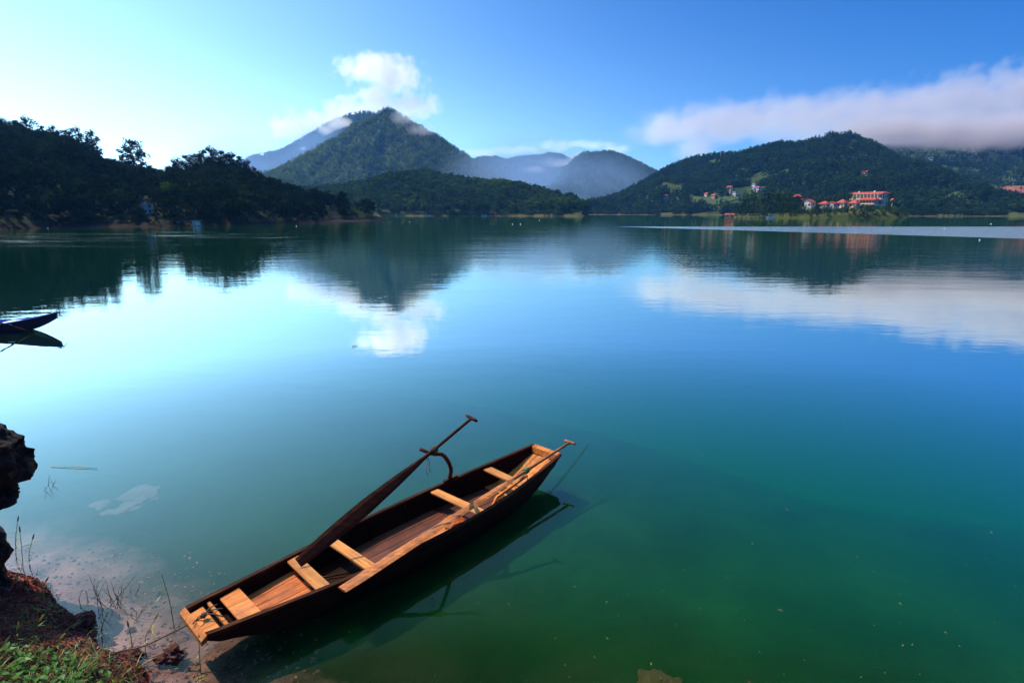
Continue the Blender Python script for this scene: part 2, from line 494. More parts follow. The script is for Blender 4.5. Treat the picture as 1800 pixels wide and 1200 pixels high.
def build_bank():
    xs = np.unique(np.concatenate([np.linspace(-40, -8, 33), np.linspace(-8, 1.5, 200), np.linspace(1.5, 40, 60)]))
    ys = np.unique(np.concatenate([np.linspace(-30, 2.5, 26), np.linspace(2.5, 8.5, 140), np.linspace(8.5, 40, 50)]))
    V = [(x, y, bank_z(x, y)) for y in ys for x in xs]
    nx = len(xs)
    F = [(j * nx + i, j * nx + i + 1, (j + 1) * nx + i + 1, (j + 1) * nx + i) for j in range(len(ys) - 1) for i in range(nx - 1)]
    t = NT('red_earth_bank')
    p = t.pos()
    f = t.noise(p, 3.0, 6, 0.6); g = t.noise(p, 26.0, 5, 0.65)
    col = t.ramp(f, [(0.3, (0.09, 0.014, 0.008)), (0.55, (0.22, 0.04, 0.02)), (0.75, (0.34, 0.095, 0.05))])
    col = t.mix(t.math('MULTIPLY', t.math('SUBTRACT', g, 0.5), 3.0, True), col, (0.24, 0.11, 0.08))
    sx = t.n('SeparateXYZ'); t.l(p, sx.inputs[0])
    under = t.math('MULTIPLY', t.math('ADD', t.math('MULTIPLY', sx.outputs['Z'], -1.0), 0.0), 30.0, True)
    silt = t.ramp(t.noise(p, 1.6, 6, 0.62, 0.5), [(0.3, (0.11, 0.045, 0.04)), (0.5, (0.22, 0.10, 0.085)), (0.7, (0.33, 0.18, 0.16))])
    col = t.mix(under, col, silt)
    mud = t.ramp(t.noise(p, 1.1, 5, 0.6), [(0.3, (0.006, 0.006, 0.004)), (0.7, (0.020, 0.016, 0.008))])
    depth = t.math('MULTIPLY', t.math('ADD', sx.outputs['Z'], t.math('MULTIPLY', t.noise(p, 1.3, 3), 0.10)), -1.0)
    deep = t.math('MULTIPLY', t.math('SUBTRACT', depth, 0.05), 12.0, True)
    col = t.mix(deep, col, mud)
    # algae felt on the flat bed farther out
    alg = t.ramp(t.noise(p, 0.7, 5, 0.6, 0.4), [(0.3, (0.003, 0.020, 0.006)), (0.5, (0.005, 0.036, 0.011)), (0.75, (0.010, 0.055, 0.016))])
    reach = t.math('ADD', sx.outputs['Y'], t.math('MULTIPLY', sx.outputs['X'], 0.32))
    reach = t.math('ADD', reach, t.math('MULTIPLY', t.noise(p, 0.5, 4), 1.6))
    col = t.mix(t.math('MULTIPLY', t.math('SUBTRACT', reach, 5.3), 0.5, True), col, alg)
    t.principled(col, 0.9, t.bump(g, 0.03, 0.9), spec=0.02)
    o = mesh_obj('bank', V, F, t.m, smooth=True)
    return tag(o, 'red earth bank sloping under the clear shallows', kind='structure')
bank = build_bank()

# ================================================================== HILLS
def interp(ctrl, x, k):
    xs = [c[0] for c in ctrl]; ys = [c[k] for c in ctrl]
    return float(np.interp(x, xs, ys))
HILLS = {}
def loft_hill(name, ctrl, nu, nv, back, amp, nscale, power, material, seed=0.0, terrace=0.0, rough=0.0):
    """ctrl rows: photo x, distance of the shore, photo y of the ridge, distance of the ridge"""
    xa, xb = ctrl[0][0], ctrl[-1][0]
    V, F = [], []
    vs_ = [-0.10, -0.03] + list(np.linspace(0, 1, nv)) + [1.15, 1.4, 1.8, 2.0]
    for i in range(nu):
        px = xa + (xb - xa) * i / (nu - 1)
        ds, ry, dr = interp(ctrl, px, 1), interp(ctrl, px, 2), interp(ctrl, px, 3)
        R = at_y(px, ry, dr)
        S = at_y(px, HORIZON, ds)
        for v in vs_:
            if v <= 1:
                d = ds + (dr - ds) * v
                x = S.x + (R.x - S.x) * v
                w = max(v, 0)
                z = R.z * (w ** power) if v > 0 else v * 40
                env = math.sin(math.pi * min(max(v, 0), 1)) ** 0.8
                q = Vector((x / nscale, d / nscale, seed))
                n = mnoise.fractal(q, 0.9, 2.1, 5)
                n2 = 1 - abs(mnoise.fractal(q * 0.55 + Vector((3, 9, 1)), 0.9, 2.0, 3)) * 2
                z += (n * 0.6 + (n2 - 0.5) * 0.6) * amp * env
                if v > 0.85: z += rough * mnoise.noise(Vector((px * 0.07, seed, 4.0))) * (v - 0.85) / 0.15
                if terrace > 0 and v > 0.05:
                    st = z / terrace
                    z = terrace * (math.floor(st) + min(1, (st - math.floor(st)) * 1.7) ** 2 * 0.6 + (st - math.floor(st)) * 0.4)
                if v > 0: z = max(z, 0.3 * min(1, v * 20))
            else:
                w = (v - 1)
                d = dr + back * w
                x = R.x * (1 + back * w / dr)
                z = R.z * (1 - w ** 1.5) - 6 * w
                z += rough * mnoise.noise(Vector((px * 0.07, seed, 4.0))) * (1 - w)
            V.append((x, d, z))
    n = len(vs_)
    for i in range(nu - 1):
        for j in range(n - 1):
            F.append((i * n + j, (i + 1) * n + j, (i + 1) * n + j + 1, i * n + j + 1))
    o = mesh_obj(name, V, F, material, smooth=True)
    tag(o, kind='structure')
    HILLS[name] = BVHTree.FromPolygons([Vector(v) for v in V], F)
    return o

hill_left = loft_hill('left_hill', [(-900, 110, 170, 330), (-300, 120, 190, 300), (0, 140, 232, 290), (60, 150, 247, 300), (130, 160, 266, 300), (180, 166, 296, 310), (230, 168, 310, 315),
    (275, 170, 316, 315), (320, 175, 312, 300), (380, 182, 303, 295), (430, 190, 314, 292), (490, 205, 343, 290), (560, 225, 360, 290), (600, 240, 366, 290), (640, 258, 372, 292), (668, 285, 383, 298), (680, 300, 387, 310)],
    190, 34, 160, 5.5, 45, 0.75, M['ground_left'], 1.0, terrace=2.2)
hill_headland = loft_hill('wooded_headland', [(420, 520, 355, 760), (500, 540, 342, 790), (600, 550, 335, 800), (680, 560, 318, 800), (740, 560, 310, 790), (800, 560, 320, 780), (860, 560, 328, 770), (905, 555, 334, 760),
    (950, 548, 348, 740), (985, 545, 358, 720), (1010, 542, 364, 690), (1025, 542, 371, 640), (1034, 545, 377, 600)],
    150, 34, 260, 16, 90, 0.72, M['ground_mid'], 5.0, terrace=0)
hill_right = loft_hill('right_hill', [(1030, 830, 366, 1000), (1060, 800, 357, 1030), (1090, 790, 348, 1060), (1130, 770, 326, 1080), (1170, 760, 302, 1100), (1210, 750, 285, 1120), (1250, 740, 277, 1130), (1300, 720, 273, 1130), (1350, 690, 268, 1130),
    (1400, 660, 260, 1120), (1450, 630, 251, 1110), (1492, 600, 246, 1100), (1530, 580, 254, 1080), (1575, 560, 280, 1050), (1630, 545, 298, 1000), (1680, 530, 314, 950), (1746, 520, 342, 880), (1790, 515, 355, 800), (1850, 510, 368, 700), (1880, 510, 374, 600)],
    190, 44, 420, 36, 130, 0.80, M['ground_mid'], 9.0, rough=1.5)
hill_backright = loft_hill('cloudy_ridge', [(1440, 1000, 300, 1700), (1500, 980, 262, 1750), (1600, 940, 254, 1750), (1700, 900, 252, 1750), (1800, 860, 250, 1720), (1950, 800, 246, 1700), (2300, 700, 246, 1650)],
    110, 34, 500, 30, 180, 0.85, M['ground_mid'], 12.0)
hill_far = loft_hill('far_hills', [(740, 1700, 305, 2800), (790, 1700, 296, 2850), (815, 1700, 288, 2880), (850, 1700, 281, 2900), (885, 1700, 283, 2900), (915, 1700, 279, 2900), (940, 1700, 277, 2880), (965, 1700, 273, 2850), (985, 1700, 276, 2800), (1005, 1700, 284, 2750), (1040, 1700, 296, 2700), (1120, 1700, 330, 2700)],
    140, 40, 600, 80, 260, 0.72, M['ground_far'], 21.0, rough=10)
hill_dome = loft_hill('far_dome', [(940, 1150, 345, 1700), (970, 1150, 318, 1900), (995, 1150, 292, 2000), (1012, 1150, 281, 2050), (1030, 1150, 273, 2080), (1045, 1150, 271, 2080), (1075, 1150, 269, 2080), (1100, 1150, 279, 2060), (1125, 1150, 292, 2020), (1150, 1150, 309, 1980), (1180, 1150, 328, 1950), (1240, 1150, 352, 1900)],
    120, 40, 500, 60, 200, 0.70, M['ground_far'], 33.0, rough=6)
hill_behind = loft_hill('mountain_behind_peak', [(340, 1500, 330, 2900), (400, 1500, 296, 2850), (420, 1500, 287, 2800), (450, 1500, 275, 2750), (490, 1500, 268, 2700), (540, 1500, 241, 2600), (580, 1500, 217, 2550), (620, 1500, 202, 2550), (650, 1500, 198, 2550), (700, 1500, 230, 2600), (800, 1500, 300, 2700)],
    130, 34, 500, 40, 300, 0.85, M['ground_far'], 27.0)
def build_peak():
    P = at_y(684, 192, 1600)
    rr = [0, 12, 30, 60, 100, 170, 235, 300, 400, 500]
    zz = [1.0, .978, .925, .845, .745, .575, .415, .285, .11, -.03]
    na, nr = 150, 56
    V, F = [], []
    for i in range(na):
        a = 2 * math.pi * i / na
        ca, sa = math.cos(a), math.sin(a)
        stretch = 1.0 + 0.04 * math.cos(a) - 0.10 * sa * sa + 0.10 * max(0, -ca)
        for j in range(nr):
            r = 500 * (j / (nr - 1)) ** 1.25
            z = P.z * float(np.interp(r, rr, zz))
            env = min(1, r / 150) * min(1, (500 - r) / 120)
            gul = mnoise.fractal(Vector((ca * 2.6, sa * 2.6, 4.0 + r / 420)), 0.9, 2.0, 4)
            n = mnoise.fractal(Vector((ca * r / 60, sa * r / 60, 2.0)), 0.9, 2.1, 4)
            spine = math.exp(-((a - math.radians(248)) / 0.16) ** 2) * 26 * min(1, r / 150)     # a rib that runs down to the lake
            z += (gul * 32 + n * 12) * env + spine * env
            V.append((P.x + ca * r * stretch, P.y + sa * r * stretch, z))
    for i in range(na):
        for j in range(nr - 1):
            a, b = i * nr + j, ((i + 1) % na) * nr + j
            F.append((a, a + 1, b + 1, b))
    o = mesh_obj('peak', V, F, M['ground_far'], smooth=True)
    tag(o, kind='structure')
    HILLS['peak'] = BVHTree.FromPolygons([Vector(v) for v in V], F)
    return o
hill_peak = build_peak()

def build_island():
    c = at_y(1435, HORIZON, 428)
    nx, ny, V, F = 90, 26, [], []
    x0, x1 = at_y(1276, HORIZON, 428).x, at_y(1588, HORIZON, 428).x
    for j in range(ny):
        for i in range(nx):
            u, v = i / (nx - 1) * 2 - 1, j / (ny - 1) * 2 - 1
            x = x0 + (x1 - x0) * (u + 1) / 2
            y = c.y + v * 44
            e = 1 - (abs(u) ** 2.6 + abs(v) ** 2.4) + 0.12 * mnoise.noise(Vector((x * 0.06, y * 0.06, 2)))
            z = -2.0 + 4.0 * min(1, max(0, e) * 3.0) + max(0, e) * (1.2 + 4.0 * math.exp(-((u - 0.55) / 0.5) ** 2))
            z += 0.5 * mnoise.noise(Vector((x * 0.15, y * 0.15, 7)))
            V.append((x, y, z))
    for j in range(ny - 1):
        for i in range(nx - 1):
            F.append((j * nx + i, j * nx + i + 1, (j + 1) * nx + i + 1, (j + 1) * nx + i))
    t = NT('island_grass')
    p = t.pos()
    col = t.ramp(t.noise(p, 0.12, 5, 0.6), [(0.3, (0.02, 0.035, 0.006)), (0.5, (0.05, 0.065, 0.010)), (0.7, (0.11, 0.085, 0.025))])
    t.principled(col, 0.95, spec=0.1)
    o = mesh_obj('island', V, F, t.m, smooth=True)
    HILLS['island'] = BVHTree.FromPolygons([Vector(v) for v in V], F)
    return tag(o, kind='structure')
build_island()

def on_hill(hill, px, py):
    """where the ray through a photograph pixel meets that hill"""
    r = ray(px, py).normalized()
    loc = HILLS[hill].ray_cast(Vector((0, 0, CAM_H)), r, 6000)[0]
    if loc is None:
        for k in range(1, 60):
            loc = HILLS[hill].ray_cast(Vector((0, 0, CAM_H)), ray(px, py + k * 0.7).normalized(), 6000)[0]
            if loc is not None: break
    return loc
def ground_at(hill, x, y):
    h = HILLS[hill].ray_cast(Vector((x, y, 900)), Vector((0, 0, -1)))[0]
    return h.z if h is not None else 0.0

# ================================================================== TREES
def crown_mesh(name, seed, shape, nclump, per, leaf, material):
    """leaf-sized faces in clumps; unit tree, foot at z = 0, top near z = 1"""
    rng = random.Random(seed)
    V, F = [], []
    clumps = []
    for _ in range(nclump):
        while True:
            if shape == 'broad':
                z = rng.uniform(0.28, 0.93); wmax = 0.36 * math.sin(math.pi * min(1, max(0.06, (z - 0.16) / 0.86))) ** 0.7
                rc = rng.uniform(0.09, 0.16)
            elif shape == 'open':
                z = rng.uniform(0.35, 0.95); wmax = 0.34 * math.sin(math.pi * min(1, max(0.06, (z - 0.2) / 0.84))) ** 0.6
                rc = rng.uniform(0.05, 0.10)
            elif shape == 'bush':
                z = rng.uniform(0.1, 0.75); wmax = 0.55 * math.sqrt(max(0.02, 1 - z))
                rc = rng.uniform(0.14, 0.22)
            elif shape == 'cypress':
                z = rng.uniform(0.06, 0.95); wmax = 0.10 * math.sin(math.pi * min(1, max(0.05, z * 0.9 + 0.12))) ** 0.6
                rc = 0.06
            else:  # conifer
                z = rng.uniform(0.15, 0.95); wmax = 0.25 * (1.05 - z)
                rc = 0.05 + 0.05 * (1 - z)
            a = rng.uniform(0, 2 * math.pi); r = wmax * math.sqrt(rng.random())
            c = Vector((math.cos(a) * r, math.sin(a) * r, z))
            break
        clumps.append((c, rc))
    for c, rc in clumps:
        for _ in range(per):
            d = Vector((rng.gauss(0, 1), rng.gauss(0, 1), rng.gauss(0, 0.8))).normalized()
            p = c + d * rc * rng.uniform(0.55, 1.05)
            n = (d + Vector((0, 0, 0.35)) + Vector((rng.gauss(0, .3), rng.gauss(0, .3), rng.gauss(0, .3)))).normalized()
            a = n.orthogonal().normalized(); a.rotate(Matrix.Rotation(rng.uniform(0, 6.28), 3, n))
            b = n.cross(a)
            s = leaf * rng.uniform(0.6, 1.3)
            i = len(V)
            V += [p - a * s, p - b * s * 0.55, p + a * s, p + b * s * 0.55]
            F.append((i, i + 1, i + 2, i + 3))
    me = bpy.data.meshes.new(name)
    me.from_pydata([tuple(v) for v in V], [], F)
    me.materials.append(material)
    return me, clumps
def trunk_mesh(name, clumps, seed, r0=0.028):
    rng = random.Random(seed)
    bm = bmesh.new()
    top = 0.72
    pts = [(rng.uniform(-.01, .01) * k, rng.uniform(-.01, .01) * k, top * k / 5) for k in range(6)]
    add_tube(bm, pts, [r0 * (1.25 - k / 6) for k in range(6)], 6)
    for c, rc in rng.sample(clumps, min(7, len(clumps))):
        z0 = min(top * 0.9, max(0.18, c.z - 0.22))
        add_tube(bm, [(0, 0, z0), (c.x * .5, c.y * .5, z0 + (c.z - z0) * .6), tuple(c)], [r0 * .5, r0 * .33, r0 * .15], 4)
    me = bpy.data.meshes.new(name)
    bm.to_mesh(me); bm.free()
    me.materials.append(M['bark'])
    return me

PROTO = {}
def protos(key, defs, material):
    """stand of alike trees for a wood that reads as one mass"""
    col = bpy.data.collections.new('stand_' + key)
    for i, (shape, seed, nc, per, leaf) in enumerate(defs):
        me, _ = crown_mesh('stand_crown', seed, shape, nc, per, leaf, material)
        o = bpy.data.objects.new('%02d_stand_crown_%s' % (i, key), me)
        col.objects.link(o)
    PROTO[key] = (col, len(defs))
DEFS = [('broad', 1, 13, 24, .060), ('broad', 2, 16, 22, .055), ('bush', 3, 11, 24, .075), ('conifer', 4, 22, 12, .055), ('broad', 5, 12, 26, .062), ('open', 6, 20, 14, .05)]
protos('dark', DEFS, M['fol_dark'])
protos('mid', DEFS, M['fol_mid'])
DEFS2 = [('broad', 11, 9, 12, .09), ('broad', 12, 10, 12, .085), ('bush', 13, 8, 12, .11), ('conifer', 14, 14, 7, .08)]
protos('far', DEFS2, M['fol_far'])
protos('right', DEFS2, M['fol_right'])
protos('peak', DEFS2, M['fol_peak'])
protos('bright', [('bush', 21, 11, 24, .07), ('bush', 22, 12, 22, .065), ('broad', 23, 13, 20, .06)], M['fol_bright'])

def scatter_points(obj, n, accept):
    me = obj.data
    me.calc_loop_triangles()
    tri = np.array([t.vertices[:] for t in me.loop_triangles])
    co = np.array([v.co[:] for v in me.vertices])
    a, b, c = co[tri[:, 0]], co[tri[:, 1]], co[tri[:, 2]]
    area = np.linalg.norm(np.cross(b - a, c - a), axis=1) / 2
    nrm = np.cross(b - a, c - a)
    k = RNG.choice(len(tri), n, p=area / area.sum())
    u, v = RNG.random(n), RNG.random(n)
    f = u + v > 1
    u[f], v[f] = 1 - u[f], 1 - v[f]
    p = a[k] + (b[k] - a[k]) * u[:, None] + (c[k] - a[k]) * v[:, None]
    return np.array([q for q in p if accept(q)])
def forest(name, points, key, smin, smax, label, weights=None, sfun=None):
    n = len(points)
    me = bpy.data.meshes.new(name)
    me.from_pydata([tuple(p) for p in points], [], [])
    col, cnt = PROTO[key]
    sc = RNG.uniform(smin, smax, n)
    if sfun is not None: sc = sc * np.array([sfun(p) for p in points])
    idx = RNG.choice(cnt, n, p=weights) if weights is not None else RNG.integers(0, cnt, n)
    at = me.attributes.new('tsize', 'FLOAT_VECTOR', 'POINT')
    wid = sc * RNG.uniform(0.85, 1.3, n)
    at.data.foreach_set('vector', np.stack([wid, wid, sc], 1).astype(np.float32).ravel())
    at = me.attributes.new('tkind', 'INT', 'POINT'); at.data.foreach_set('value', idx.astype(np.int32))
    at = me.attributes.new('tturn', 'FLOAT_VECTOR', 'POINT')
    at.data.foreach_set('vector', np.stack([RNG.uniform(-.08, .08, n), RNG.uniform(-.08, .08, n), RNG.uniform(0, 6.28, n)], 1).astype(np.float32).ravel())
    o = link(bpy.data.objects.new(name, me))
    ng = bpy.data.node_groups.new('grow_' + name, 'GeometryNodeTree')
    ng.interface.new_socket('Geometry', in_out='INPUT', socket_type='NodeSocketGeometry')
    ng.interface.new_socket('Geometry', in_out='OUTPUT', socket_type='NodeSocketGeometry')
    N = ng.nodes
    gi, go = N.new('NodeGroupInput'), N.new('NodeGroupOutput')
    ci = N.new('GeometryNodeCollectionInfo'); ci.inputs['Collection'].default_value = col
    ci.inputs['Separate Children'].default_value = True; ci.inputs['Reset Children'].default_value = True
    ip = N.new('GeometryNodeInstanceOnPoints'); ip.inputs['Pick Instance'].default_value = True
    def named(nm, ty):
        a = N.new('GeometryNodeInputNamedAttribute'); a.data_type = ty; a.inputs['Name'].default_value = nm
        return next(s for s in a.outputs if s.enabled and s.name == 'Attribute')
    L = ng.links
    L.new(gi.outputs[0], ip.inputs['Points']); L.new(ci.outputs[0], ip.inputs['Instance'])
    L.new(named('tkind', 'INT'), ip.inputs['Instance Index'])
    L.new(named('tturn', 'FLOAT_VECTOR'), ip.inputs['Rotation'])
    L.new(named('tsize', 'FLOAT_VECTOR'), ip.inputs['Scale'])
    L.new(ip.outputs[0], go.inputs[0])
    md = o.modifiers.new('grow', 'NODES'); md.node_group = ng
    return tag(o, label, kind='stuff')
def in_frame(q, mx=120):
    if q[1] < 5: return False
    x, y = to_px(q)
    return -mx - 60 < x < 1800 + mx
CLEAR = []          # (photo x, photo y, half width, half height) of fields and house plots, taken on the hill they lie on
def clear_of(q, rects):
    x, y = to_px(q)
    return not any(abs(x - a) < w and abs(y - b) < h for a, b, w, h in rects)

def patchy(q, s, thr): return mnoise.noise(Vector((q[0] / s, q[1] / s, 1.7))) > thr

# ------------------------------------------------------------------ woods (masses nobody could count)
left_rects = [(258, 369, 10, 17), (283, 312, 13, 9), (325, 316, 10, 9), (600, 372, 40, 6), (585, 384, 18, 5), (245, 362, 5, 5)]
pts = scatter_points(hill_left, 12000, lambda q: q[2] > 1.6 and in_frame(q) and clear_of(q, left_rects) and to_px(q)[0] < 652
                     and mnoise.noise(Vector((q[0] / 26, q[1] / 26, 5.0))) > -0.65)
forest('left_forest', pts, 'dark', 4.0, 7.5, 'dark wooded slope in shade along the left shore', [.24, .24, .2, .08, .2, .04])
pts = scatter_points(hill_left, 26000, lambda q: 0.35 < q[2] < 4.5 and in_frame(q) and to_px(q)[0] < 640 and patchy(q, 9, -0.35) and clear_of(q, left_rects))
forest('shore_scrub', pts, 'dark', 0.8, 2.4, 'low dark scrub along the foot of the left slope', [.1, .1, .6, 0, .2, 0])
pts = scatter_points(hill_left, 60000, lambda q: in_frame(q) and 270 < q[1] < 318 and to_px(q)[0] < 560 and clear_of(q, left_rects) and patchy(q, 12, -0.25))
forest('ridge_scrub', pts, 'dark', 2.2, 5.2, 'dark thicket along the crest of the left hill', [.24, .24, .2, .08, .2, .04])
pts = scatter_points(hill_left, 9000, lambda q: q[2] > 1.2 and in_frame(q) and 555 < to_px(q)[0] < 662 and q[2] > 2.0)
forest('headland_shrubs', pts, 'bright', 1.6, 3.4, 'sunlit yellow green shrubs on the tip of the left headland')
pts = scatter_points(hill_headland, 13000, lambda q: q[2] > 2.5 and in_frame(q) and patchy(q, 60, -0.42))
forest('headland_forest', pts, 'mid', 6.5, 12.0, 'wooded headland below the pointed peak', [.25, .22, .15, .16, .18, .04])
pts = scatter_points(hill_headland, 60000, lambda q: 0.3 < q[2] < 6 and in_frame(q) and patchy(q, 22, -0.12))
forest('headland_scrub', pts, 'mid', 1.8, 4.5, 'scrub along the foot of the wooded headland', [.2, .2, .4, .0, .2, 0])
pts = scatter_points(hill_right, 90000, lambda q: 0.3 < q[2] < 9 and in_frame(q) and patchy(q, 30, -0.15))
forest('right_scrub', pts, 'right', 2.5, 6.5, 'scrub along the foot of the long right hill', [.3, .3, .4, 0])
pts = scatter_points(hill_peak, 16000, lambda q: q[2] > 2 and q[1] < 1750)
forest('peak_forest', pts, 'peak', 6.0, 11.0, 'forest covering the pointed peak')
right_rects = [(1255, 356, 44, 9), (1300, 340, 22, 7), (1332, 335, 14, 7), (1775, 340, 30, 8), (1742, 336, 10, 7)]
pts = scatter_points(hill_right, 30000, lambda q: q[2] > 3 and in_frame(q) and clear_of(q, right_rects) and patchy(q, 45, -0.42))
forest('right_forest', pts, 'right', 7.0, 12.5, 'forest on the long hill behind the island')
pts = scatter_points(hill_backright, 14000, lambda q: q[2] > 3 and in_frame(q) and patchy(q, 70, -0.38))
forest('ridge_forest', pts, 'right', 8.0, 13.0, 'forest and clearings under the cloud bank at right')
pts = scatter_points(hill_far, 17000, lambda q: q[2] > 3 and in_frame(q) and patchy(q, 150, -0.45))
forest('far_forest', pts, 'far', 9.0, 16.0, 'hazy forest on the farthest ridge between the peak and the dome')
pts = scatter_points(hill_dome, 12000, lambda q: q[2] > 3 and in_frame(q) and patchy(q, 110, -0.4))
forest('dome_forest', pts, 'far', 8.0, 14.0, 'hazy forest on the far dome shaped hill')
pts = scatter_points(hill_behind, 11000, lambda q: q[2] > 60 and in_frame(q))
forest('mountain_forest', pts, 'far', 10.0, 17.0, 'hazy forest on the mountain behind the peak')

# ------------------------------------------------------------------ haze
def build_haze():
    bm = bmesh.new()
    add_box(bm, (0, 1950, 237), (6800, 4500, 500))
    o = bm_obj('haze', bm)
    t = NT('lake_haze')
    pv = t.n('VolumePrincipled')
    pv.inputs['Color'].default_value = (0.13, 0.40, 1.0, 1)
    pv.inputs['Density'].default_value = 0.00009
    pv.inputs['Anisotropy'].default_value = 0.25
    t.l(pv.outputs[0], t.out.inputs['Volume'])
    o.data.materials.append(t.m)
    return tag(o, 'thin blue morning haze over the lake', kind='stuff')
build_haze()

# ------------------------------------------------------------------ clouds: real volumes of droplets
def cloud(name, label, blobs, dist, depth, dens, amp, nscale, gain, seed, kind_name, color=(1, 0.97, 0.97), stepr=0.6, squash=1.0):
    """blobs: (photo x, photo y, half width px, half height px) at that distance; depth = thickness in metres"""
    pts = []
    s = dist / (FPX * 1.04)
    for b in blobs:
        c = at_y(b[0], b[1], dist + (b[4] if len(b) > 4 else 0))
        pts.append((c, b[2] * s, depth, b[3] * s))
    lo = [min(p[0][k] - p[k + 1] for p in pts) for k in range(3)]
    hi = [max(p[0][k] + p[k + 1] for p in pts) for k in range(3)]
    cen = Vector([(a + b) / 2 for a, b in zip(lo, hi)])
    bm = bmesh.new()
    add_box(bm, (0, 0, 0), [(b - a) * 1.0 for a, b in zip(lo, hi)])
    o = bm_obj(name, bm)
    o.location = cen
    t = NT(name + '_droplets')
    tc = t.n('TexCoord'); P = tc.outputs['Object']
    wob = t.n('TexNoise'); wob.inputs['Scale'].default_value = 1.0 / (nscale * 2.2); wob.inputs['Detail'].default_value = 2
    sd = t.vmath('ADD', P, (seed * 131.0, seed * 57.0, seed * 29.0))
    t.l(sd, wob.inputs['Vector'])
    wv = t.vmath('SUBTRACT', wob.outputs['Color'], (0.5, 0.5, 0.5))
    sc = t.n('VectorMath', operation='SCALE'); sc.inputs['Scale'].default_value = nscale * 0.9; t.l(wv, sc.inputs[0])
    Q = t.vmath('ADD', P, sc.outputs[0])
    field = None
    for c, rx, ry, rz in pts:
        v = t.vmath('SUBTRACT', Q, c - cen)
        v = t.vmath('DIVIDE', v, (rx, ry, rz))
        f = t.math('SUBTRACT', 1.0, t.vmath('LENGTH', v))
        field = f if field is None else t.math('SMOOTH_MAX', field, f)
        if t.t.nodes[-1].operation == 'SMOOTH_MAX': t.t.nodes[-1].inputs[2].default_value = 0.15
    n = t.noise(sd, 1.0 / nscale, 6, 0.6)
    f = t.math('ADD', field, t.math('MULTIPLY', t.math('SUBTRACT', n, 0.55), amp))
    f = t.math('MULTIPLY', f, gain, True)
    # keep the faces of the domain empty
    v = t.vmath('DIVIDE', P, [(b - a) / 2 for a, b in zip(lo, hi)])
    va = t.vmath('ABSOLUTE', v); s3 = t.n('SeparateXYZ'); t.l(va, s3.inputs[0])
    mxx = t.math('MAXIMUM', t.math('MAXIMUM', s3.outputs[0], s3.outputs[1]), s3.outputs[2])
    f = t.math('MULTIPLY', f, t.math('MULTIPLY', t.math('SUBTRACT', 1.0, mxx), 6.0, True))
    pv = t.n('VolumePrincipled')
    pv.inputs['Color'].default_value = (*color, 1)
    pv.inputs['Anisotropy'].default_value = 0.2
    t.l(t.math('MULTIPLY', f, dens), pv.inputs['Density'])
    t.l(pv.outputs[0], t.out.inputs['Volume'])
    o.data.materials.append(t.m)
    try: t.m.cycles.volume_step_rate = stepr
    except Exception: pass
    return tag(o, label, kind='stuff')
D = 5200
cloud('peak_cloud', 'white puff of cloud rising behind the pointed peak',
      [(655, 122, 72, 32), (690, 138, 62, 40), (668, 178, 48, 40), (615, 205, 62, 34), (560, 222, 80, 34), (515, 228, 50, 28), (725, 188, 60, 26)],
      D, 220, 0.011, 2.6, 95, 1.25, 1, 'cloud', color=(0.95, 0.87, 0.89), stepr=0.22)
cloud('bank_cloud', 'long grey pink cloud bank over the right hills',
      [(1180, 226, 95, 30), (1290, 216, 150, 40), (1420, 214, 170, 48), (1560, 208, 200, 58), (1700, 196, 200, 72), (1860, 184, 220, 84), (1220, 258, 40, 26)],
      D, 420, 0.0055, 1.7, 170, 1.4, 2, 'cloud', color=(0.74, 0.66, 0.68), stepr=0.25)
cloud('low_cloud', 'thin pink cloud strip lying on the far hills',
      [(850, 268, 50, 9), (910, 264, 60, 9), (975, 256, 40, 12), (1030, 254, 60, 9), (1080, 262, 40, 10)],
      D, 160, 0.0045, 2.0, 80, 1.4, 3, 'cloud', color=(0.95, 0.87, 0.89), stepr=0.3)
cloud('ridge_mist', 'mist hanging over the summit ridge at right',
      [(1560, 233, 110, 28), (1660, 232, 140, 32), (1770, 230, 160, 36), (1900, 226, 170, 44)],
      1430, 110, 0.030, 1.4, 75, 1.4, 4, 'mist', color=(0.80, 0.74, 0.77), stepr=0.4)
cloud('peak_mist', 'wisp of mist at the summit of the pointed peak',
      [(715, 205, 34, 16), (745, 230, 34, 12)], 1480, 36, 0.010, 1.4, 34, 1.6, 5, 'mist')
cloud('saddle_mist', 'wisp of mist lying on the mountain behind the peak',
      [(598, 218, 30, 16), (575, 228, 16, 8), (536, 262, 10, 5)], 2330, 70, 0.02, 1.3, 45, 1.8, 6, 'mist')
cloud('valley_mist', 'ragged mist in the valley between the far hills',
      [(985, 285, 40, 9), (940, 300, 30, 9), (1015, 278, 20, 12)], 2150, 90, 0.009, 1.5, 60, 1.6, 7, 'mist')
cloud('valley_haze', 'pale blue mist filling the valley in front of the far hills',
      [(940, 325, 190, 100), (1050, 330, 120, 85)], 1330, 330, 0.0027, 0.5, 300, 1.6, 8, 'mist', color=(0.42, 0.64, 1.0), stepr=1.0)
cloud('mountain_haze', 'pale blue mist in front of the mountain behind the peak',
      [(430, 330, 170, 100), (580, 300, 130, 110)], 2060, 260, 0.0036, 0.5, 400, 1.6, 9, 'mist', color=(0.42, 0.64, 1.0), stepr=1.0)

